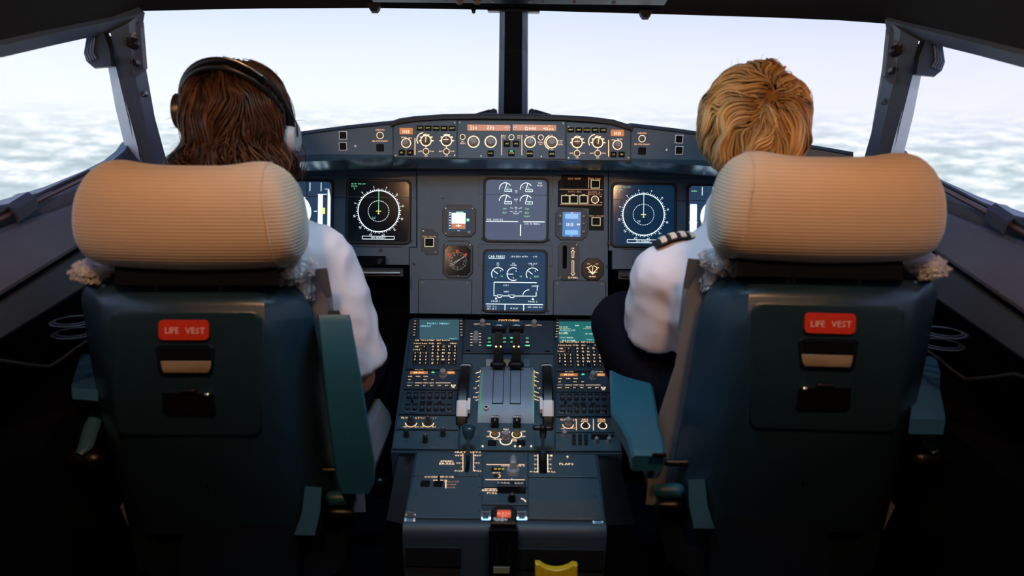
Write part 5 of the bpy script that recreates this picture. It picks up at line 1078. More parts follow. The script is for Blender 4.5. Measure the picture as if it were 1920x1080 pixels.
def side_fittings(s):
    nm = 'left' if s < 0 else 'right'; q = lambda px, py, d: mir(s, P(px, py, d))
    # air outlet block at the pillar head
    W = Thing('speaker_grille', 'ribbed dark block hanging on the %s window pillar' % nm, 'vent', q(185, 95, 1.74)); W.o.name = 'air_outlet'
    out = [(163, 66), (192, 60), (208, 68), (214, 124), (176, 127), (162, 115), (157, 100)]
    b = MB(); b.loft([[q(x, y, 1.70) for x, y in out], [q(x+3, y+2, 1.80) for x, y in out]]); W.part('body', b, mat('outlet_blue', (.06, .085, .14), .45), True)
    b = MB(); o2 = [(194, 60), (204, 62), (213, 90), (215, 124), (209, 124), (205, 92), (197, 70)]; b.loft([[q(x, y, 1.69) for x, y in o2], [q(x, y, 1.78) for x, y in o2]]); W.part('strap', b, BLACK, True)
    for i in range(4): b = MB(); b.tube([q(164+i*4.5, 70, 1.695), q(159+i*5.0, 98, 1.695), q(167+i*4.5, 116-i*2, 1.695)], .0022, 6); W.part('rib', b, mat('rib_blue', (.20, .26, .38), .4), True)
    # control plate on the pillar
    W = Thing('pillar_control_plate', 'narrow plate with two dark knobs on the %s window pillar' % nm, 'control plate', q(253, 95, 1.82))
    A, B, C, D = P(240, 62, 1.765), P(262, 40, 1.79), P(269, 128, 1.82), P(250, 143, 1.80)
    b = MB(); b.loft([[mir(s, v) for v in (A, B, C, D)], [mir(s, v+Vector((0, .02, 0))) for v in (A, B, C, D)]]); W.part('faceplate', b, mat('plate_grey', (.13, .13, .18), .5), True)
    fk = Frame(q(253, 92, 1.79), (1, 0, 0), (0, -1, .1))
    for (x, y, r) in ((252, 82, 11), (257, 119, 7)):
        c = q(x, y, 1.785); k = 1.79/F; b = MB(); b.cyl(0, 0, 0, .022, r*k, r*k*.85, 18, 0, .003); b.box(-r*k*.15, r*k*.15, -r*k*.7, r*k*.7, .022, .030, .001); Mh = Matrix.Translation(c) @ Matrix((fk.u, fk.v, fk.n)).transposed().to_4x4(); b.v = [Mh @ Vector(v) for v in b.v]; W.part('knob', b, KNOB_D, True, smooth=40)
    c = q(252, 66, 1.77); b = MB(); b.tube([q(242+12*t/6+0, 76-14*math.sin(t/6*1.5), 1.77) for t in range(7)], .0022, 6); W.part('pale_arc', b, WHITE if s < 0 else KNOB, True)
    W = Thing('screw_head', 'round metal screw head midway down the %s window pillar' % nm, 'screw', q(271, 176, 1.875)); b = MB(); c = q(271, 176, 1.872); b.cyl(0, 0, 0, .012, .0085, .0075, 14, 0, .001); b.box(-.005, .005, -.001, .001, .012, .0125, 0, 1); Mh = Matrix.Translation(c) @ Matrix((fk.u, fk.v, fk.n)).transposed().to_4x4(); b.v = [Mh @ Vector(v) for v in b.v]; W.part('head', b, [SCREW if s < 0 else PIL, BLACK], True, smooth=40)
    # folding blind rod along the sill
    W = Thing('sunshade_roller', 'reddish brown sunshade rod clipped along the %s window sill' % nm, 'rod', q(60, 382, 1.5))
    a, c = P(162, 338, 1.74), P(0, 418, 1.385); aa = [a, c, c+(c-a)*.55]; off = Vector((.012, 0, .012))
    b = MB(); b.tube([mir(s, v+off) for v in aa], .0050, 10); W.part('rod', b, mat('copper_rod', (.16, .06, .035), .3, .3), True, smooth=60)
    b = MB(); b.tube([mir(s, v+off+Vector((-.004, 0, .009))) for v in aa], .0035, 8); W.part('rail', b, DTRIM, True, smooth=60)
    b = MB(); b.cap(mir(s, a+off), mir(s, a+off+(a-c).normalized()*.03), .009, .009, 10); W.part('end_cap', b, mat('clip_blue', (.07, .10, .17), .3), True, smooth=60)
    g0, g1 = P(45, 375, 1.47), P(8, 398, 1.40); b = MB(); v = (g1-g0)
    rr = []
    for t in (0, 1):
        o_ = g0+v*t; rr.append([mir(s, o_+x) for x in (Vector((-.012, 0, .012)), Vector((.010, 0, .016)), Vector((.024, 0, .006)), Vector((.027, 0, -.016)), Vector((.022, 0, -.022)), Vector((.019, 0, -.004)), Vector((-.008, 0, .003)))])
    b.loft(rr); W.part('clip', b, mat('clip_blue', (.07, .10, .17), .3), True, smooth=30)
    # side console
    W = Thing('side_console', 'dark side console shelf under the %s window lining' % nm, 'console', q(60, 700, 1.2))
    zc = -.52
    b = MB(); xs0, xs1 = (-.92, -.765); 
    b.loft([[mir(s, Vector(v)) for v in ((xs0, 2.2, zc), (xs1, 2.2, zc), (xs1+.02, 2.2, FLOOR), (xs0, 2.2, FLOOR))], [mir(s, Vector(v)) for v in ((xs0, .2, zc-.03), (xs1+.02, .2, zc-.03), (xs1+.04, .2, FLOOR), (xs0, .2, FLOOR))]]); W.part('body', b, BLACK, True)
    for (px, py) in ((138, 606), (142, 628)):
        c = q(px, py, 1.30); b = MB(); b.arc(0, 0, .034, 0, 360, .006, .004, 24); b.arc(0, 0, .028, 0, 360, .003, .006, 24); b.v = [c+Vector(v) for v in b.v]; W.part('bezel_ring', b, SCREW, True)
    W2 = Thing('cable', 'thin dark cable lying over the %s side console' % nm, 'cable', q(100, 680, 1.25)); b = MB()
    pts = [P(x, y, d) for x, y, d in ((170, 636, 1.36), (140, 655, 1.30), (118, 672, 1.27), (92, 688, 1.24), (50, 684, 1.2), (0, 676, 1.15), (-60, 690, 1.1))]; b.tube([mir(s, p) for p in pts], .0028, 8); W2.part('cord', b, mat('cable_grey', (.03, .035, .04), .5), True, smooth=60)
    b = MB(); b.cap(mir(s, pts[0]), mir(s, pts[0]+Vector((.0, .03, .01))), .006, .006, 8); W2.part('plug', b, BLACK, True)
side_fittings(-1); side_fittings(1)
# ================================================================= SEATS
FAB = mat('headrest_fabric', (.58, .43, .31), .9, bump=(58, .28, 1), sheen=.3, var=.05)
SHELL = mat('seat_shell', (.013, .038, .062), .33, spec=.8, bump=(500, .15)); SHELL_D = mat('seat_shell_dark', (.007, .012, .022), .5, spec=.2)
FLEECE = mat('sheepskin', (.78, .78, .82), .95, var=.2, sheen=.5); UPH = mat('seat_cloth', (.22, .22, .25), .9, bump=(900, .6))
BLUEP = mat('armrest_plastic', (.022, .12, .18), .38, bump=(500, .15)); REDL = mat('label_red', (.70, .035, .015), .5); CREAM = mat('cream_pouch', (.42, .34, .25), .8, bump=(300, .3))
REDLW = mat('label_lettering', (.85, .7, .68), .6)
DZ = {-1: 0.0, 1: .024}
def Q(s, px, py, d, dz=None): return mir(s, P(px, py, d), DZ[s] if dz is None else dz)
def seat(s):
    'one pilot seat; s = -1 left, 1 right'
    nm = 'left' if s < 0 else 'right'; q = lambda *a: Q(s, *a); base = q(400, 1000, 1.35); base.z = FLOOR
    W = Thing('pilot_seat', '%s pilot seat with beige ribbed headrest and red LIFE VEST label, %s' % (nm, 'armrest folded upright' if s < 0 else 'armrest lowered'), 'seat', base)
    V = lambda x, y, z: mir(s, (x, y, z), DZ[s])
    # headrest: rounded bolster with a saddle top
    c = P(359, 405, 1.20); hw = 205*1.20/F; hh_ = 101*1.2/F; m = MB(); nu, nv = 48, 40; rr = []
    for i in range(nu+1):
        t = -1+2*i/nu; a = abs(t)
        e = (1-a**9)**(1/3.0) if a < 1 else 0
        e = max(e, .02)
        cx = hw*t
        topz = hh_*(.95+.10*math.exp(-((a-.74)/.26)**2))-.012*(1-a*a)*.0; botz = -hh_*(.99-.05*(a))
        ring = []
        for j in range(nv):
            th = 2*math.pi*j/nv; cz_ = math.sin(th); cy_ = math.cos(th)
            sz = math.copysign(abs(cz_)**.80, cz_); sy = math.copysign(abs(cy_)**.92, cy_)
            z = (topz if sz > 0 else -botz)*sz*(e**.85); y = .068*sy*(e**.6)
            ring.append(V(c.x+cx*(1-.045*z/hh_-.03*max(0, z/hh_)), c.y+y+.012*t*t+.0, c.z+z-.002))
        rr.append(ring)
    m.loft(rr); W.part('headrest', m, FAB, True, smooth=180)
    # seam of the side gusset
    m = MB(); pts = []
    for j in range(nv//2+3):
        th = math.pi/2+2*math.pi*(j-1)/nv; k_ = int(round((.80+1)/2*nu)) ; pts.append(rr[k_][(nv//4+j-1) % nv])
    pts = [p+(p-V(c.x, c.y, c.z)).normalized()*.0003 for p in pts]; m.tube(pts, .0016, 6); W.part('seam', m, FAB, True, smooth=60)
    # neck posts
    for x in (300, 420): m = MB(); m.cap(P(x, 560, 1.22), P(x, 480, 1.21), .009, .009, 10); m.v = [V(*v) for v in m.v]; W.part('headrest_post', m, BLACK, True, smooth=60)
    m = MB(); rr = []
    for x in (215, 300, 420, 520): rr.append([q(x, y, d) for x, y, d in ((x, 500, 1.20), (x, 535, 1.19), (x, 535, 1.26), (x, 500, 1.26))])
    m.loft(rr); W.part('neck_gap_shade', m, BLACKM, True)  # matte black filler stands in for the dark gap below the headrest
    # shell: loft of sections from top to bottom
    sec = [ # y, outerL, innerL, innerR, outerR, d_rear, d_out
        (528, 178, 222, 470, 536, 1.262, 1.29), (536, 162, 208, 484, 556, 1.236, 1.28), (548, 154, 200, 492, 570, 1.210, 1.285), (560, 152, 198, 494, 578, 1.194, 1.29), (575, 154, 196, 496, 584, 1.188, 1.29), (640, 164, 200, 497, 598, 1.195, 1.31), (740, 182, 215, 503, 612, 1.215, 1.335), (850, 208, 238, 520, 628, 1.25, 1.36), (930, 228, 262, 536, 640, 1.28, 1.38), (1003, 245, 292, 552, 652, 1.31, 1.40)]
    rr = []
    for y, a, b_, c_, d_, dr, do in sec:
        rr.append([q(a+6, y, do+.02), q(a, y, do-.035), q(a+(b_-a)*.55, y, dr+.022), q(b_, y, dr), q((b_+c_)/2, y, dr-.002), q(c_, y, dr), q(c_+(d_-c_)*.35, y, dr+.028), q(d_-4, y, do-.02), q(d_, y, do+.03)])
    ptop = rr[0]; m = MB()
    back = [[v+Vector((0, .03, 0)) for v in r] for r in rr]
    full = [r+[b[-1], b[0]] for r, b in zip(rr, back)]
    m.loft(full); W.part('back_shell', m, SHELL, True, smooth=50)
    # raised life vest cover
    def fr(y): # rear-plane depth at row y
        for i in range(len(sec)-1):
            if sec[i][0] <= y <= sec[i+1][0]: t = (y-sec[i][0])/(sec[i+1][0]-sec[i][0]); return sec[i][5]+(sec[i+1][5]-sec[i][5])*t
        return sec[0][5] if y < sec[0][0] else sec[-1][5]
    def panel(pts, h0, h1, ch=4):
        m = MB(); cx = sum(p[0] for p in pts)/len(pts); cy = sum(p[1] for p in pts)/len(pts)
        r0 = [q(x, y, fr(y)-h0) for x, y in pts]; r1 = [q(x, y, fr(y)-h1+.001) for x, y in pts]
        def sh(x, y): dx, dy = x-cx, y-cy; L_ = math.hypot(dx, dy); return x-dx/L_*ch, y-dy/L_*ch
        r2 = [q(*sh(x, y), fr(y)-h1) for x, y in pts]; m.loft([r0, r1, r2]); return m
    out = rrect(206, 488, 584, 815, 16, 4); out = [((x-6 if y > 760 else x) if False else x+(y-584)*.055*(1 if x < 350 else .02), y) for x, y in out]
    W.part('vest_cover', panel(out, -.006, .008), SHELL, True, smooth=30)
    lb = rrect(297, 392, 600, 638, 9, 4); LBL = W.part('label', panel(lb, .006, .0095, 1), REDL, True, label='red label reading LIFE VEST')
    # lettering in a small frame
    o = P(344.5, 619.5, fr(620)-.0105); ff = Frame(mir(s, o, DZ[s]), (1, 0, 0), (0, -math.cos(.16), math.sin(.16))); m = MB(); m.text('LIFE', -22*1.2/F, 0, 12*1.2/F, 0, sq=.98); m.text('VEST', 21*1.2/F, 0, 12*1.2/F, 0, sq=.98); Mm = ff.mat(); m.v = [Mm @ Vector(v) for v in m.v]; W.part('lettering', m, REDLW, True, parent=LBL)
    # pull recess with cream pouch, black latch recess
    r1_ = [(290, 650), (300, 646), (392, 646), (401, 652), (400, 664), (396, 698), (388, 702), (303, 702), (297, 696)]
    HR = W.part('pull_recess', panel(r1_, .004, .0095, 2), SHELL_D, True, smooth=30)
    W.part('recess_hollow', panel([(297, 653), (395, 653), (393, 676), (392, 699), (302, 699), (300, 676)], .006, .0100, 1), BLACKM, True, parent=HR)
    m = panel([(301, 677), (396, 677), (394, 690), (390, 699), (306, 699), (303, 690)], .008, .0125, 3); W.part('pouch', m, CREAM, True, parent=HR, smooth=60, label='cream cloth pouch edge')
    r2_ = [(303, 736), (398, 738), (404, 776), (396, 781), (312, 779), (305, 772)]
    LR = W.part('latch_recess', panel(r2_, .002, .0095, 2), BLACK, True)
    m = MB(); k = 1.2/F; m.cap(q(340, 733, fr(733)-.010), q(362, 733, fr(733)-.010), .004, .004, 10); W.part('latch', m, BLACK, True, parent=LR)
    m = MB(); m.cap(q(387, 740, fr(740)-.0105), q(390, 740, fr(740)-.0105), .003, .003, 8); W.part('rivet', m, METAL, True, parent=LR)
    W.part('key_slot', panel([(386, 908), (391, 908), (396, 933), (390, 934)], 0, .002, 1), BLACKM, True)
    # lower housing and base
    m = MB(); pts = [(352, 972), (526, 972), (560, 1010), (562, 1200), (330, 1200), (340, 1020)]; m.loft([[q(x, y, 1.30) for x, y in pts], [q(x, y, 1.50) for x, y in pts]]); W.part('lower_cover', m, SHELL_D, True)
    m = MB(); pts = [(245, 1003), (655, 1003), (640, 1070), (560, 1110), (330, 1110), (262, 1070)]; m.loft([[q(x, y, 1.33) for x, y in pts], [q(x, y, 1.75) for x, y in pts]]); W.part('seat_pan_frame', m, SHELL_D, True)
    for px in (300, 560):
        m = MB(); a = P(px, 1060, 1.45); m.wbox((a.x-.03, a.y, FLOOR+.03), (.06, 0, 0), (0, .30, 0), (0, 0, a.z-FLOOR)); m.v = [V(*v) for v in m.v]; W.part('leg', m, SHELL_D, True)
        m = MB(); m.wbox((a.x-.05, a.y-.15, FLOOR), (.10, 0, 0), (0, .7, 0), (0, 0, .035)); m.v = [V(*v) for v in m.v]
        m.v = [Vector((v[0], v[1], v[2]-(DZ[s] if v[2] < FLOOR+.03+DZ[s] else 0))) for v in m.v]; W.part('floor_rail', m, DTRIM, True)
    # glossy teal corner guard
    m = MB(); g = [(572, 912), (603, 914), (600, 960), (590, 1004), (552, 1003), (566, 962)]; m.loft([[q(x, y, 1.285) for x, y in g], [q(x, y, 1.34) for x, y in g]]); W.part('corner_guard', m, mat('gloss_teal', (.05, .14, .19), .25), True)
    # cushions (pilot side): back pad, seat pad and sheepskin
    m = MB(); rr2 = []
    for y, a, b_, d_ in ((505, 190, 580, 1.31), (560, 178, 612, 1.345), (640, 188, 626, 1.37), (700, 200, 634, 1.39), (790, 230, 662, 1.42), (900, 262, 680, 1.45), (960, 275, 684, 1.46)):
        rr2.append([q(a, y, d_-.04), q(b_, y, d_-.04), q(b_+2, y, d_), q((a+b_)/2, y, d_+.045), q(a, y, d_)])
    m.loft(rr2); W.part('back_cushion', m, UPH, True, smooth=60)
    m = MB(); zs = -.76; xc = -.50
    prof2 = [(-.21, -.03), (.21, -.03), (.225, .02), (.20, .055), (0, .045), (-.20, .055), (-.225, .02)]
    m.loft([[V(xc+x*k_, Y, zs+z) for x, z in prof2] for Y, k_ in ((1.28, .96), (1.45, 1), (1.68, 1), (1.74, .93))]); W.part('seat_cushion', m, UPH, True, smooth=50)
    # fleece tufts
    m = MB(); rnd = random.Random(5 if s < 0 else 9)
    for (x0, y0, d0, rx, rz, n_) in ((170, 508, 1.245, .030, .020, 3000), (190, 500, 1.25, .03, .014, 1500), (545, 505, 1.26, .042, .024, 3600), (570, 534, 1.30, .022, .03, 2200)):
        cc = P(x0, y0, d0); m.ell(cc, (rx*.7, .026, rz*.7), None, 16, 10)
        for i in range(n_):
            u = rnd.uniform(-1, 1); th = rnd.uniform(0, 2*math.pi); r_ = math.sqrt(1-u*u); dirv = Vector((r_*math.cos(th), r_*math.sin(th), u)); p = cc+Vector((dirv.x*rx*.82, dirv.y*.03, dirv.z*rz*.82))*(1+.5*noise.noise(dirv*2.6+cc*7)); ln = rnd.uniform(.002, .0055)
            t = (dirv+Vector((rnd.uniform(-.7, .7), rnd.uniform(-.7, .7), rnd.uniform(-.9, .4)))).normalized(); sd = t.cross(Vector((.3, .5, .8))).normalized()*.0011
            tip = p+t*ln; m.add([p-sd, p+sd, p+dirv.cross(sd).normalized()*.001, tip], [(0, 1, 3), (1, 2, 3), (2, 0, 3)])
    m.v = [V(*v) for v in m.v]; W.part('sheepskin', m, FLEECE, True, kind='stuff')
    # shoulder strap
    m = MB(); pts = [P(585, 505, 1.27), P(596, 560, 1.315), P(605, 640, 1.345)]; m.loft([[V(*p), V(*(p+Vector((.022, .01, 0)))), V(*(p+Vector((.022, .013, .0)))), V(*(p+Vector((0, .004, 0))))] for p in pts]); W.part('strap', m, UPH, True)
    # recline hardware on the inboard side
    for (x, y, rx_, h_) in ((640, 935, .014, .014), (640, 962, .013, .012), (622, 882, .02, .007)):
        m = MB(); c_ = P(x, y, 1.33); m.cap(c_-Vector((rx_, 0, 0)), c_+Vector((rx_, 0, 0)), h_, h_*.9, 12); m.v = [V(*v) for v in m.v]; W.part('adjuster', m, BLUEP if y == 935 else BLACK, True, smooth=50)
    if s < 0:
        # armrest folded upright
        m = MB(); rr = []
        for y, a, b_, d_ in ((590, 594, 655, 1.225), (604, 596, 659, 1.222), (700, 606, 676, 1.232), (800, 617, 692, 1.25), (868, 626, 704, 1.265), (905, 632, 702, 1.275), (926, 640, 692, 1.28)):
            rr.append([q(a, y, d_+.004), q(a+3, y, d_), q(b_-3, y, d_), q(b_, y, d_+.006), q(b_, y, d_+.075), q(a, y, d_+.075)])
        m.loft(rr); AR = W.part('armrest', m, BLUEP, True, smooth=30, label='armrest folded upright')
        m = MB(); m.loft([[q(x, 592, d_) for x, d_ in ((612, 1.235), (640, 1.235), (640, 1.28), (612, 1.28))], [q(x, 582, d_) for x, d_ in ((616, 1.24), (636, 1.24), (636, 1.275), (616, 1.275))]]); W.part('armrest_tip', m, BLACK, True, parent=AR)
        m = MB(); m.loft([[q(x, y, 1.29) for x, y in ((134, 727), (184, 731), (184, 752), (136, 748))], [q(x, y, 1.33) for x, y in ((134, 722), (186, 722), (186, 734), (134, 734))], [q(x, y, 1.62) for x, y in ((152, 664), (196, 664), (196, 676), (154, 676))]]); W.part('armrest', m, mat('armrest_blue_lit', (.05, .20, .50), .35), True, smooth=30)  # outer armrest: brighter blue has the window light put into the colour
    else:
        m = MB()
        n_ = P(1216, 848, 1.20); f_ = P(1181, 664, 1.62)
        rr = []
        for t, w0, w1, zo in ((0, .026, .026, -.006), (.02, .028, .028, 0), (.10, .029, .030, .0), (.22, .038, .028, 0), (.35, .052, .030, 0), (.7, .048, .034, 0), (.97, .043, .036, 0), (1, .040, .033, -.006)):
            c_ = n_+(f_-n_)*t; hgt = .032+.0*t
            rr.append([c_+Vector((-w0, 0, zo-.005)), c_+Vector((-w0+.005, 0, zo)), c_+Vector((w1-.005, 0, zo)), c_+Vector((w1, 0, zo-.005)), c_+Vector((w1-.002, 0, -hgt)), c_+Vector((-w0+.002, 0, -hgt))])
        m.loft(rr); AR = W.part('armrest', m, BLUEP, True, smooth=30, label='armrest lowered beside the pedestal')
        m = MB(); c_ = n_+Vector((.012, .035, -.030)); m.cap(c_, c_+Vector((.012, .05, -.045)), .010, .014, 10); W.part('armrest_hinge', m, METAL, True, parent=AR, smooth=50)
        m = MB(); c_ = P(1223, 858, 1.19); m.wbox(c_, (.022, 0, 0), (0, .004, 0), (0, 0, .006)); W.part('end_slot', m, BLACK, True, parent=AR)
        m = MB(); A = P(1735, 668, 1.50); B = P(1742, 786, 1.22); rr = []
        for t, w0, w1 in ((0, .014, .020), (.3, .022, .026), (.55, .024, .022), (1, .030, .026)):
            c_ = A+(B-A)*t; rr.append([c_+Vector((-w0, 0, 0)), c_+Vector((w1, 0, 0)), c_+Vector((w1, 0, -.026)), c_+Vector((-w0, 0, -.026))])
        m.loft(rr); W.part('armrest', m, mat('armrest_blue_lit', (.05, .20, .50), .35), True, smooth=30)  # window light put into this brighter blue too
    # outer recline lever
    m = MB(); lp = [P(184, 770, 1.36), P(172, 800, 1.33), P(160, 838, 1.30), P(148, 852, 1.29)]; m.tube([V(*p) for p in lp], [.010, .013, .012, .008], 10, flat=.5); LVR = W.part('recline_lever', m, mat('lever_blue', (.05, .16, .30), .3), True, smooth=60)
    m = MB(); m.cap(P(150, 858, 1.31), P(178, 862, 1.31), .018, .018, 12); m.v = [V(*v) for v in m.v]; W.part('lever_hub', m, BLACK, True, parent=LVR, smooth=50)
    m = MB(); m.cap(P(650, 940, 1.34), P(650, 1000, 1.36), .012, .014, 12); m.v = [V(*v) for v in m.v]; W.part('actuator', m, BLACK, True, smooth=50)
    return W
seat(-1); seat(1)
# ================================================================= PILOTS
SKIN = mat('skin', (.55, .30, .21), .5, bump=(300, .1)); SHIRT = mat('shirt_cotton', (.80, .70, .74), .85, bump=(900, .25), var=.03); TROU = mat('trouser_cloth', (.006, .006, .012), .95, spec=.1, bump=(900, .4)); SHOE = mat('shoe_leather', (.01, .01, .01), .3)
def blob(name, mb, vox, smooth_it=4, disp=None, cut=None):
    me = mesh(name, mb, []); me.materials.clear(); o = bpy.data.objects.new('tmp', me); COL.objects.link(o)
    r = o.modifiers.new('r', 'REMESH'); r.mode = 'VOXEL'; r.voxel_size = vox; r.use_smooth_shade = True
    sm = o.modifiers.new('s', 'SMOOTH'); sm.iterations = smooth_it; sm.factor = .5
    dg = bpy.context.evaluated_depsgraph_get(); dg.update(); ev = o.evaluated_get(dg); nm = bpy.data.meshes.new_from_object(ev); bpy.data.objects.remove(o)
    out = MB(); out.v = [v.co.copy() for v in nm.vertices]; out.f = [tuple(p.vertices) for p in nm.polygons]; out.m = [0]*len(out.f)
    if disp:
        nrm = [v.normal.copy() for v in nm.vertices]; out.v = [v+n*disp(v) for v, n in zip(out.v, nrm)]
    bpy.data.meshes.remove(nm); return out
def fullcap(m, a, b, ra, rb, fl=1.0, n=16, ref=None): m.cap(a, b, ra, rb, n, fl, ref)
def pilot(s, hc, neck, sh_in, el_in, wr_in, sh_out, el_out, wr_out, hip, kn_in, an_in, kn_out, an_out, label, hip_dir=(0, 1, 0)):
    """s=-1 left seat pilot. *_in = the arm/leg nearer the pedestal."""
    T = Thing('person', label, 'person', (hip[0], hip[1], FLOOR)); V_ = Vector
    m = MB(); hc = V_(hc); neck = V_(neck); pel = V_(hip)
    m.ell(hc+V_((0, .01, .015)), (.073, .092, .092)); m.ell(hc+V_((0, .03, -.045)), (.058, .066, .068)); m.ell(hc+V_((0, .088, -.075)), (.026, .02, .02)); m.ell(hc+V_((0, .105, -.018)), (.014, .02, .024)); m.ell(hc+V_((0, .098, -.030)), (.019, .014, .012)); m.ell(hc+V_((0, .094, -.056)), (.026, .012, .007)); m.ell(hc+V_((0, .088, .018)), (.048, .014, .012))
    for q in (-1, 1): m.ell(hc+V_((q*.076, .005, -.012)), (.010, .019, .032))
    m.cap(hc+V_((0, -.01, -.04)), neck, .054, .060, 16)
    shc = (V_(sh_in)+V_(sh_out))/2
    def torso(g):
        m2 = MB(); up_ = (neck-pel).normalized()
        m2.cap(V_(sh_in)+(shc-V_(sh_in))*.22+V_((0, 0, -.012)), V_(sh_out)+(shc-V_(sh_out))*.22+V_((0, 0, -.012)), .058+g, .058+g, 16)
        m2.ell(neck+(pel-neck)*.32, (.165+g, .115+g, .15)); m2.ell(neck+(pel-neck)*.62, (.145+g, .105+g, .15)); m2.ell(pel+V_((0, 0, .03)), (.165+g, .125+g, .13)); m2.cap(neck+(shc-neck)*.2, neck+(pel-neck)*.25, .07+g, .10+g, 16); return m2
    tt = torso(0); m.add(tt.v, tt.f)
    hands = []
    for sh, el, wr in ((sh_in, el_in, wr_in), (sh_out, el_out, wr_out)):
        sh, el, wr = V_(sh), V_(el), V_(wr); m.cap(sh, el, .047, .040); m.cap(el, wr, .040, .026, 14)
        d = (wr-el).normalized(); side = V_((1 if wr.x > hip[0] else -1, 0, 0)); side = (side-d*side.dot(d)).normalized(); dn = d.cross(side); dn = dn if dn.z < 0 else -dn
        pc = wr+d*.055; m.cap(wr+d*.012, wr+d*.085, .028, .034, 14, .5, ref=dn)
        for i, (o_, ln) in enumerate(((-.030, .066), (-.010, .074), (.010, .070), (.029, .056))):
            a = wr+d*.088+side*o_; b_ = a+d*ln*.45+dn*.008; c_ = b_+d*ln*.32+dn*.022; e_ = c_+d*ln*.12+dn*.020; m.cap(a-d*.02, b_, .0095, .0088, 10); m.cap(b_, c_, .0088, .008, 10); m.cap(c_, e_, .008, .007, 10)
        a = wr+d*.028-side*.026; b_ = a+d*.032-side*.026+dn*.012; c_ = b_+d*.030-side*.004+dn*.012; m.cap(a, b_, .0115, .010, 10); m.cap(b_, c_, .010, .0085, 10)
    for kn, an, q in ((kn_in, an_in, 1), (kn_out, an_out, -1)):
        kn, an = V_(kn), V_(an); hp = pel+V_(((1 if kn.x > pel.x else -1)*.085, .02, -.01)); m.cap(hp, kn, .078, .056, 16); m.cap(kn, an, .054, .036, 16); m.cap(an+V_((0, -.02, -.02)), an+V_((0, .15, -.045)), .036, .028, 12)
    body = blob('body', m, .0055, 3); T.part('body', body, SKIN, True, smooth=180)
    for q in (-1, 1):
        e = MB(); e.ell(hc+V_((q*.030, .088, .002)), (.0125, .0125, .0125), None, 14, 10); T.part('eye', e, WHITE, True, smooth=180); e = MB(); e.ell(hc+V_((q*.030, .0975, .002)), (.0055, .004, .0055), None, 10, 6); T.part('iris', e, BLACK, True, smooth=180)
    e = MB(); e.cap(hc+V_((-.020, .1035, -.056)), hc+V_((.020, .1035, -.056)), .004, .004, 8); T.part('lips', e, mat('lip', (.40, .13, .11), .5), True, smooth=180)
    # shirt
    m = torso(.018)
    for sh, el, big in ((sh_in, el_in, 1), (sh_out, el_out, 0)):
        sh, el = V_(sh), V_(el); end = sh+(el-sh)*.90; d = (el-sh).normalized()
        m.cap(sh+V_((0, 0, -.008)), sh+(end-sh)*.15, .063, .063, 18); m.tube([sh, sh+(end-sh)*.3, sh+(end-sh)*.65, end, end+d*.004], [.062, .066, .070, .073, .070], 20)
    def wr_(v):
        k1 = noise.noise(V_((v.x*9, v.y*9, v.z*12)))*.005; k2 = abs(noise.noise(V_((v.x*17+v.z*9, v.y*20, v.z*13-v.x*9))))*-.007; return k1+k2+.002
    sb = blob('shirt', m, .007, 4, wr_); T.part('shirt', sb, SHIRT, True, smooth=180)
    c = MB(); rr = []
    for (r, z, tl) in ((.074, -.01, 0), (.068, .020, .1), (.064, .038, .1), (.069, .036, .1), (.076, .012, .1), (.082, -.012, 0)): rr.append([neck+V_((r*1.05*math.cos(2*math.pi*i/24), r*.95*math.sin(2*math.pi*i/24)+.004, z-.012-.01*math.sin(2*math.pi*i/24))) for i in range(24)])
    c.loft(rr, cap=False); T.part('collar', c, SHIRT, True, smooth=60)
    # trousers
    m = MB(); m.ell(pel, (.185, .145, .12)); 
    for kn, an in ((kn_in, an_in), (kn_out, an_out)):
        kn, an = V_(kn), V_(an); hp = pel+V_(((1 if kn.x > pel.x else -1)*.085, .02, -.01)); m.cap(hp, kn, .096, .074, 18); m.cap(kn, kn+(an-kn)*.3, .072, .068, 18); m.tube([kn+(an-kn)*.2, kn+(an-kn)*.6, an+(an-kn)*-.02], [.070, .064, .058], 18)
    tb = blob('trousers', m, .008, 4, lambda v: noise.noise(v*12)*.006); T.part('trousers', tb, TROU, True, smooth=180)
    for an in (an_in, an_out):
        an = V_(an); m = MB(); m.cap(an+V_((0, -.03, -.045)), an+V_((0, .06, -.05)), .042, .044, 14); m.cap(an+V_((0, .05, -.055)), an+V_((0, .17, -.066)), .044, .032, 14, .8); sb = blob('shoe', m, .007, 3); T.part('shoe', sb, SHOE, True, smooth=180)
    # epaulettes
    for sh in ((sh_out,) if s < 0 else (sh_in, sh_out)):
        sh = V_(sh); a = sh+V_((-(neck-sh).x*.12, 0, .058)); b_ = a+V_(((neck-sh).x*.50, -.005, .014)); d = (b_-a); w = V_((0, .022, 0))
        def strap(t0, t1, lift, mm, parent=None, nm='epaulette'):
            m = MB(); rr = []
            for i in range(7):
                t = t0+(t1-t0)*i/6; p = a+d*t+V_((0, 0, .010*math.sin(math.pi*min(1, max(0, t)))+lift)); rr.append([p-w, p-w*.3+V_((0, 0, .003)), p+w*.3+V_((0, 0, .003)), p+w, p+w-V_((0, 0, .004)), p-w-V_((0, 0, .004))])
            m.loft(rr); return T.part(nm, m, mm, True, parent=parent, smooth=40)
        ep = strap(-.05, 1, 0, mat('epaulette_black', (.006, .006, .012), .8))
        for t in (.08, .30, .52, .74): strap(t, t+.12, .0018, mat('epaulette_stripe', (.90, .68, .48), .6), ep, 'stripe')
    return T
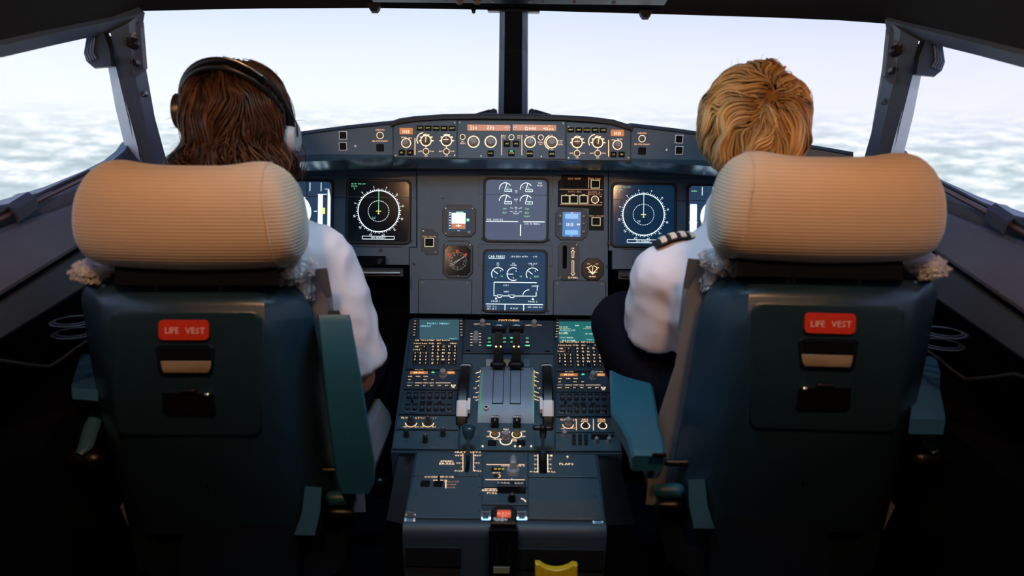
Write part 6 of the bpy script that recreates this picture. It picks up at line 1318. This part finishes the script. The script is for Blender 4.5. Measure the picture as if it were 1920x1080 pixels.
def locks(hc, R, whorl, n, length, style, cols, seed, wid=.006):
    rnd = random.Random(seed); m = MB(); tone = []; hc = Vector(hc); wh = Vector(whorl).normalized()
    # solid under-layer
    m.ell(hc, (R[0]*.93, R[1]*.93, R[2]*.93), None, 28, 20)
    keep = [];
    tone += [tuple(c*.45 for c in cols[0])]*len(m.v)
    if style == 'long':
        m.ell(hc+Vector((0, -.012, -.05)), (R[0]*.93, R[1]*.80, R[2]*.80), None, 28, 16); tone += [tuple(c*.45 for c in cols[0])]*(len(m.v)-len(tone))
    for i in range(n):
        # a start direction, denser near the crown
        while True:
            u = rnd.uniform(-.75 if style == 'long' else -.45, 1); th = rnd.uniform(0, 2*math.pi); r_ = math.sqrt(1-u*u); d0 = Vector((r_*math.cos(th), r_*math.sin(th), u))
            if d0.y > .55 and d0.z < .35: continue      # leave the face free
            break
        d = (d0+wh*rnd.uniform(0, .5)).normalized(); steps = 12; L_ = length*rnd.uniform(.65, 1.15); st_ = L_/steps; p = Vector((d.x*R[0], d.y*R[1], d.z*R[2]))
        ph = rnd.uniform(0, 6.28); sw = rnd.choice((1, 1, 1, -1))*.55; lay = rnd.uniform(.98, 1.05)+.10*noise.noise(d0*3.3+Vector((seed, 5, 1))); pts = []; rad = []; w = wid*rnd.uniform(.6, 1.3)
        tv = min(.999, max(0, .48+.75*noise.noise(d0*4.2+Vector((0, seed, 0)))+.25*noise.noise(d0*11)+rnd.uniform(-.14, .14)))*(len(cols)-1); ti = int(tv); base = [a_+(b_-a_)*(tv-ti) for a_, b_ in zip(cols[ti], cols[min(ti+1, len(cols)-1)])]; br = rnd.uniform(.85, 1.12)
        clump = noise.noise(d0*3.1+Vector((seed, 0, 0)))
        for k in range(steps+1):
            t = k/steps
            if style == 'long' and p.z < -R[2]*.35:
                tg = Vector((noise.noise(d0*4+Vector((0, seed, 0)))*.35, 0, -1)); rad_h = math.hypot(p.x/R[0], p.y/R[1]); 
                curl = math.sin(t*11+clump*9+d0.x*4)*1.1; tg += Vector((math.cos(t*10+clump*8)*.7, math.sin(t*9+clump*7)*.4, 0)); tg += Vector((p.x, p.y, 0)).normalized()*(curl*.7-.24 if t < .8 else .3*(1 if clump > 0 else -1.5))
            else:
                e = Vector((p.x/R[0], p.y/R[1], p.z/R[2])).normalized(); away = e-wh; away -= e*away.dot(e)
                away = away.normalized() if away.length > 1e-4 else Vector((0, 0, -1)); g = Vector((0, 0, -1)); g -= e*g.dot(e); spin = wh.cross(e); dist = (e-wh).length
                tg = away*(1.0 if style == 'short' else .7)+g*(.25 if style == 'short' else .9)+spin*sw*max(0, .9-dist)+Vector((noise.noise(e*3+Vector((seed, 1, 2))), noise.noise(e*3+Vector((4, seed, 2))), noise.noise(e*3+Vector((4, 1, seed)))))*(.9 if style == 'short' else .7)
            tg.normalize(); wob = noise.noise_vector(p*(30 if style == 'short' else 26)+Vector((seed, 0, 0)))*(1.1 if style == 'short' else .95)+Vector((math.sin(ph+t*5), math.cos(ph*1.3+t*4), math.sin(ph*.7+t*6)))*.07
            p = p+(tg+wob).normalized()*st_
            if not (style == 'long' and p.z < -R[2]*.35):
                e = Vector((p.x/R[0], p.y/R[1], p.z/R[2])); ln_ = e.length; lift = lay+.05*math.sin(t*math.pi)*(1+clump)+(.05*t*t if style == 'short' else 0); p = p*(lift/ln_)
            pts.append(hc+p); rad.append(w*(1-.15*t) if t < .55 else w*max(.06, (1-t)/.45*.92))
        o = len(m.v); m.tube(pts, rad, 4, flat=.35, ref=(d.x+.01, d.y, d.z))
        for k in range(steps+1):
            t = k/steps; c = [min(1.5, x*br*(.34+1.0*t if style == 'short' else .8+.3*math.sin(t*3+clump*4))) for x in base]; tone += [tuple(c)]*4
    # fly-away wisps
    for i in range(90 if style == 'short' else 110):
        th = rnd.uniform(0, 2*math.pi); u = rnd.uniform(-.2, 1) if style == 'short' else rnd.uniform(-1, .9); r_ = math.sqrt(1-u*u); d = Vector((r_*math.cos(th), r_*math.sin(th), u))
        if d.y > .5: continue
        p = Vector((d.x*R[0], d.y*R[1], d.z*R[2]))*1.02; tg = (d*.5+Vector((rnd.uniform(-1, 1), rnd.uniform(-1, 1), rnd.uniform(-.6, .8)))).normalized(); pts = []
        for k in range(6): pts.append(hc+p); p = p+tg*.006; tg = (tg+Vector((rnd.uniform(-.4, .4), rnd.uniform(-.4, .4), -.15))).normalized()
        m.tube(pts, [.0005, .0005, .0005, .0004, .0003, .0002], 3); tone += [tuple(c*1.1 for c in cols[-1])]*18
    m.tone = tone[:len(m.v)]+[tone[-1]]*(len(m.v)-len(tone)); return m
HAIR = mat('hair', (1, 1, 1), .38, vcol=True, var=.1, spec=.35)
# left pilot
HL = P(450, 226, 1.40)
L_ = pilot(-1, HL, (HL.x, HL.y-.03, HL.z-.155), P(600, 476, 1.40), P(666, 704, 1.49), (-.40, 1.62, -.585), P(320, 470, 1.42), P(250, 700, 1.50), (-.60, 1.62, -.58), (-.49, 1.36, -.66), (-.37, 1.80, -.62), (-.37, 2.02, -1.02), (-.60, 1.80, -.62), (-.60, 2.02, -1.02), 'person with wavy dark brown hair, white short sleeved shirt and black headset, seated left')
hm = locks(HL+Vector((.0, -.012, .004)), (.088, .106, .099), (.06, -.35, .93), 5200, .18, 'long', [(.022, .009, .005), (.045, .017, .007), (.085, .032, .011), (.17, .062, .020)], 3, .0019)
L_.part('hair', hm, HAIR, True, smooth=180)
# right pilot
HR_ = P(1409, 236, 1.38)
R_t = pilot(1, HR_, (HR_.x+.01, HR_.y-.03, HR_.z-.15), P(1246, 514, 1.42), P(1240, 628, 1.50), (.42, 1.64, -.56), P(1530, 480, 1.44), P(1600, 680, 1.52), (.60, 1.64, -.56), (.50, 1.36, -.66), P(1172, 612, 1.57), (.37, 1.92, -.82), (.58, 1.80, -.62), (.58, 2.02, -1.02), 'person with tousled short blond hair and striped black epaulettes on white shirt, seated right')
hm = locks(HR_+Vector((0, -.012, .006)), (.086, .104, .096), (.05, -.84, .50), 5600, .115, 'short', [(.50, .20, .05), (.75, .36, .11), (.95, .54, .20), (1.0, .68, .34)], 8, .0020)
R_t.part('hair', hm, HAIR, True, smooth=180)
# headset on the left pilot
W = Thing('headset', 'black headset with twin headband worn over the dark brown hair', 'headset', HL+Vector((0, 0, .1)))
RB = (.088, .106, .099); HC = HL+Vector((0, -.012, .004)); TB = math.radians(30); RLL = math.radians(12)
def band(t, k):
    t = math.radians(t); v = Vector((math.sin(t), -math.sin(TB)*math.cos(t), math.cos(TB)*math.cos(t)))
    v = Vector((v.x*math.cos(RLL)+v.z*math.sin(RLL), v.y, -v.x*math.sin(RLL)+v.z*math.cos(RLL)))
    return HC+Vector((v.x*RB[0], v.y*RB[1], v.z*RB[2]))*k
LE, RE = band(-97, 1.10), band(97, 1.10)
for nm, k, rr_, a0, a1, off in (('headband', 1.13, .0075, -97, 97, 0), ('headband_strap', 1.12, .0055, -62, 62, -.022)):
    m = MB(); m.tube([band(a0+(a1-a0)*i/28, k)+Vector((0, off*math.cos(math.radians(a0+(a1-a0)*i/28)), off*.5)) for i in range(29)], rr_, 10, flat=.6, ref=(0, 1, .6)); W.part(nm, m, BLACK, True, smooth=60)
m = MB(); m.tube([band(a, 1.20)+Vector((0, -.010, 0)) for a in (-5, 8, 20, 32)], .0022, 8); W.part('silver_rod', m, SCREW, True, smooth=60)
for c, sg in ((LE, -1), (RE, 1)):
    m = MB(); Mr = Matrix.Rotation(math.radians(90), 4, 'Y'); m.cyl(0, 0, -.014, .014, .032, .028, 24, 0, .004); m.v = [c+(Mr @ Vector(v)) for v in m.v]; ec = W.part('earcup', m, mat('earcup_grey', (.42, .42, .45), .4) if sg > 0 else KNOB_D, True, smooth=40, label='grey earcup' if sg > 0 else None)
    m = MB(); m.cyl(0, 0, -.006, .006, .034, .034, 24, 0, .003); m.v = [c+Vector((-sg*.016, 0, 0))+(Mr @ Vector(v)) for v in m.v]; W.part('ear_pad', m, BLACK, True, parent=ec, smooth=40)
m = MB(); m.tube([band(70, 1.2), band(80, 1.26), band(92, 1.25), RE+Vector((0, 0, -.02))], .0016, 6); W.part('wire', m, BLACK, True)
m = MB(); m.tube([LE+Vector((-.01, .02, -.02)), LE+Vector((-.005, .08, -.06)), LE+Vector((.05, .14, -.08))], .0022, 6); W.part('microphone_boom', m, BLACK, True)
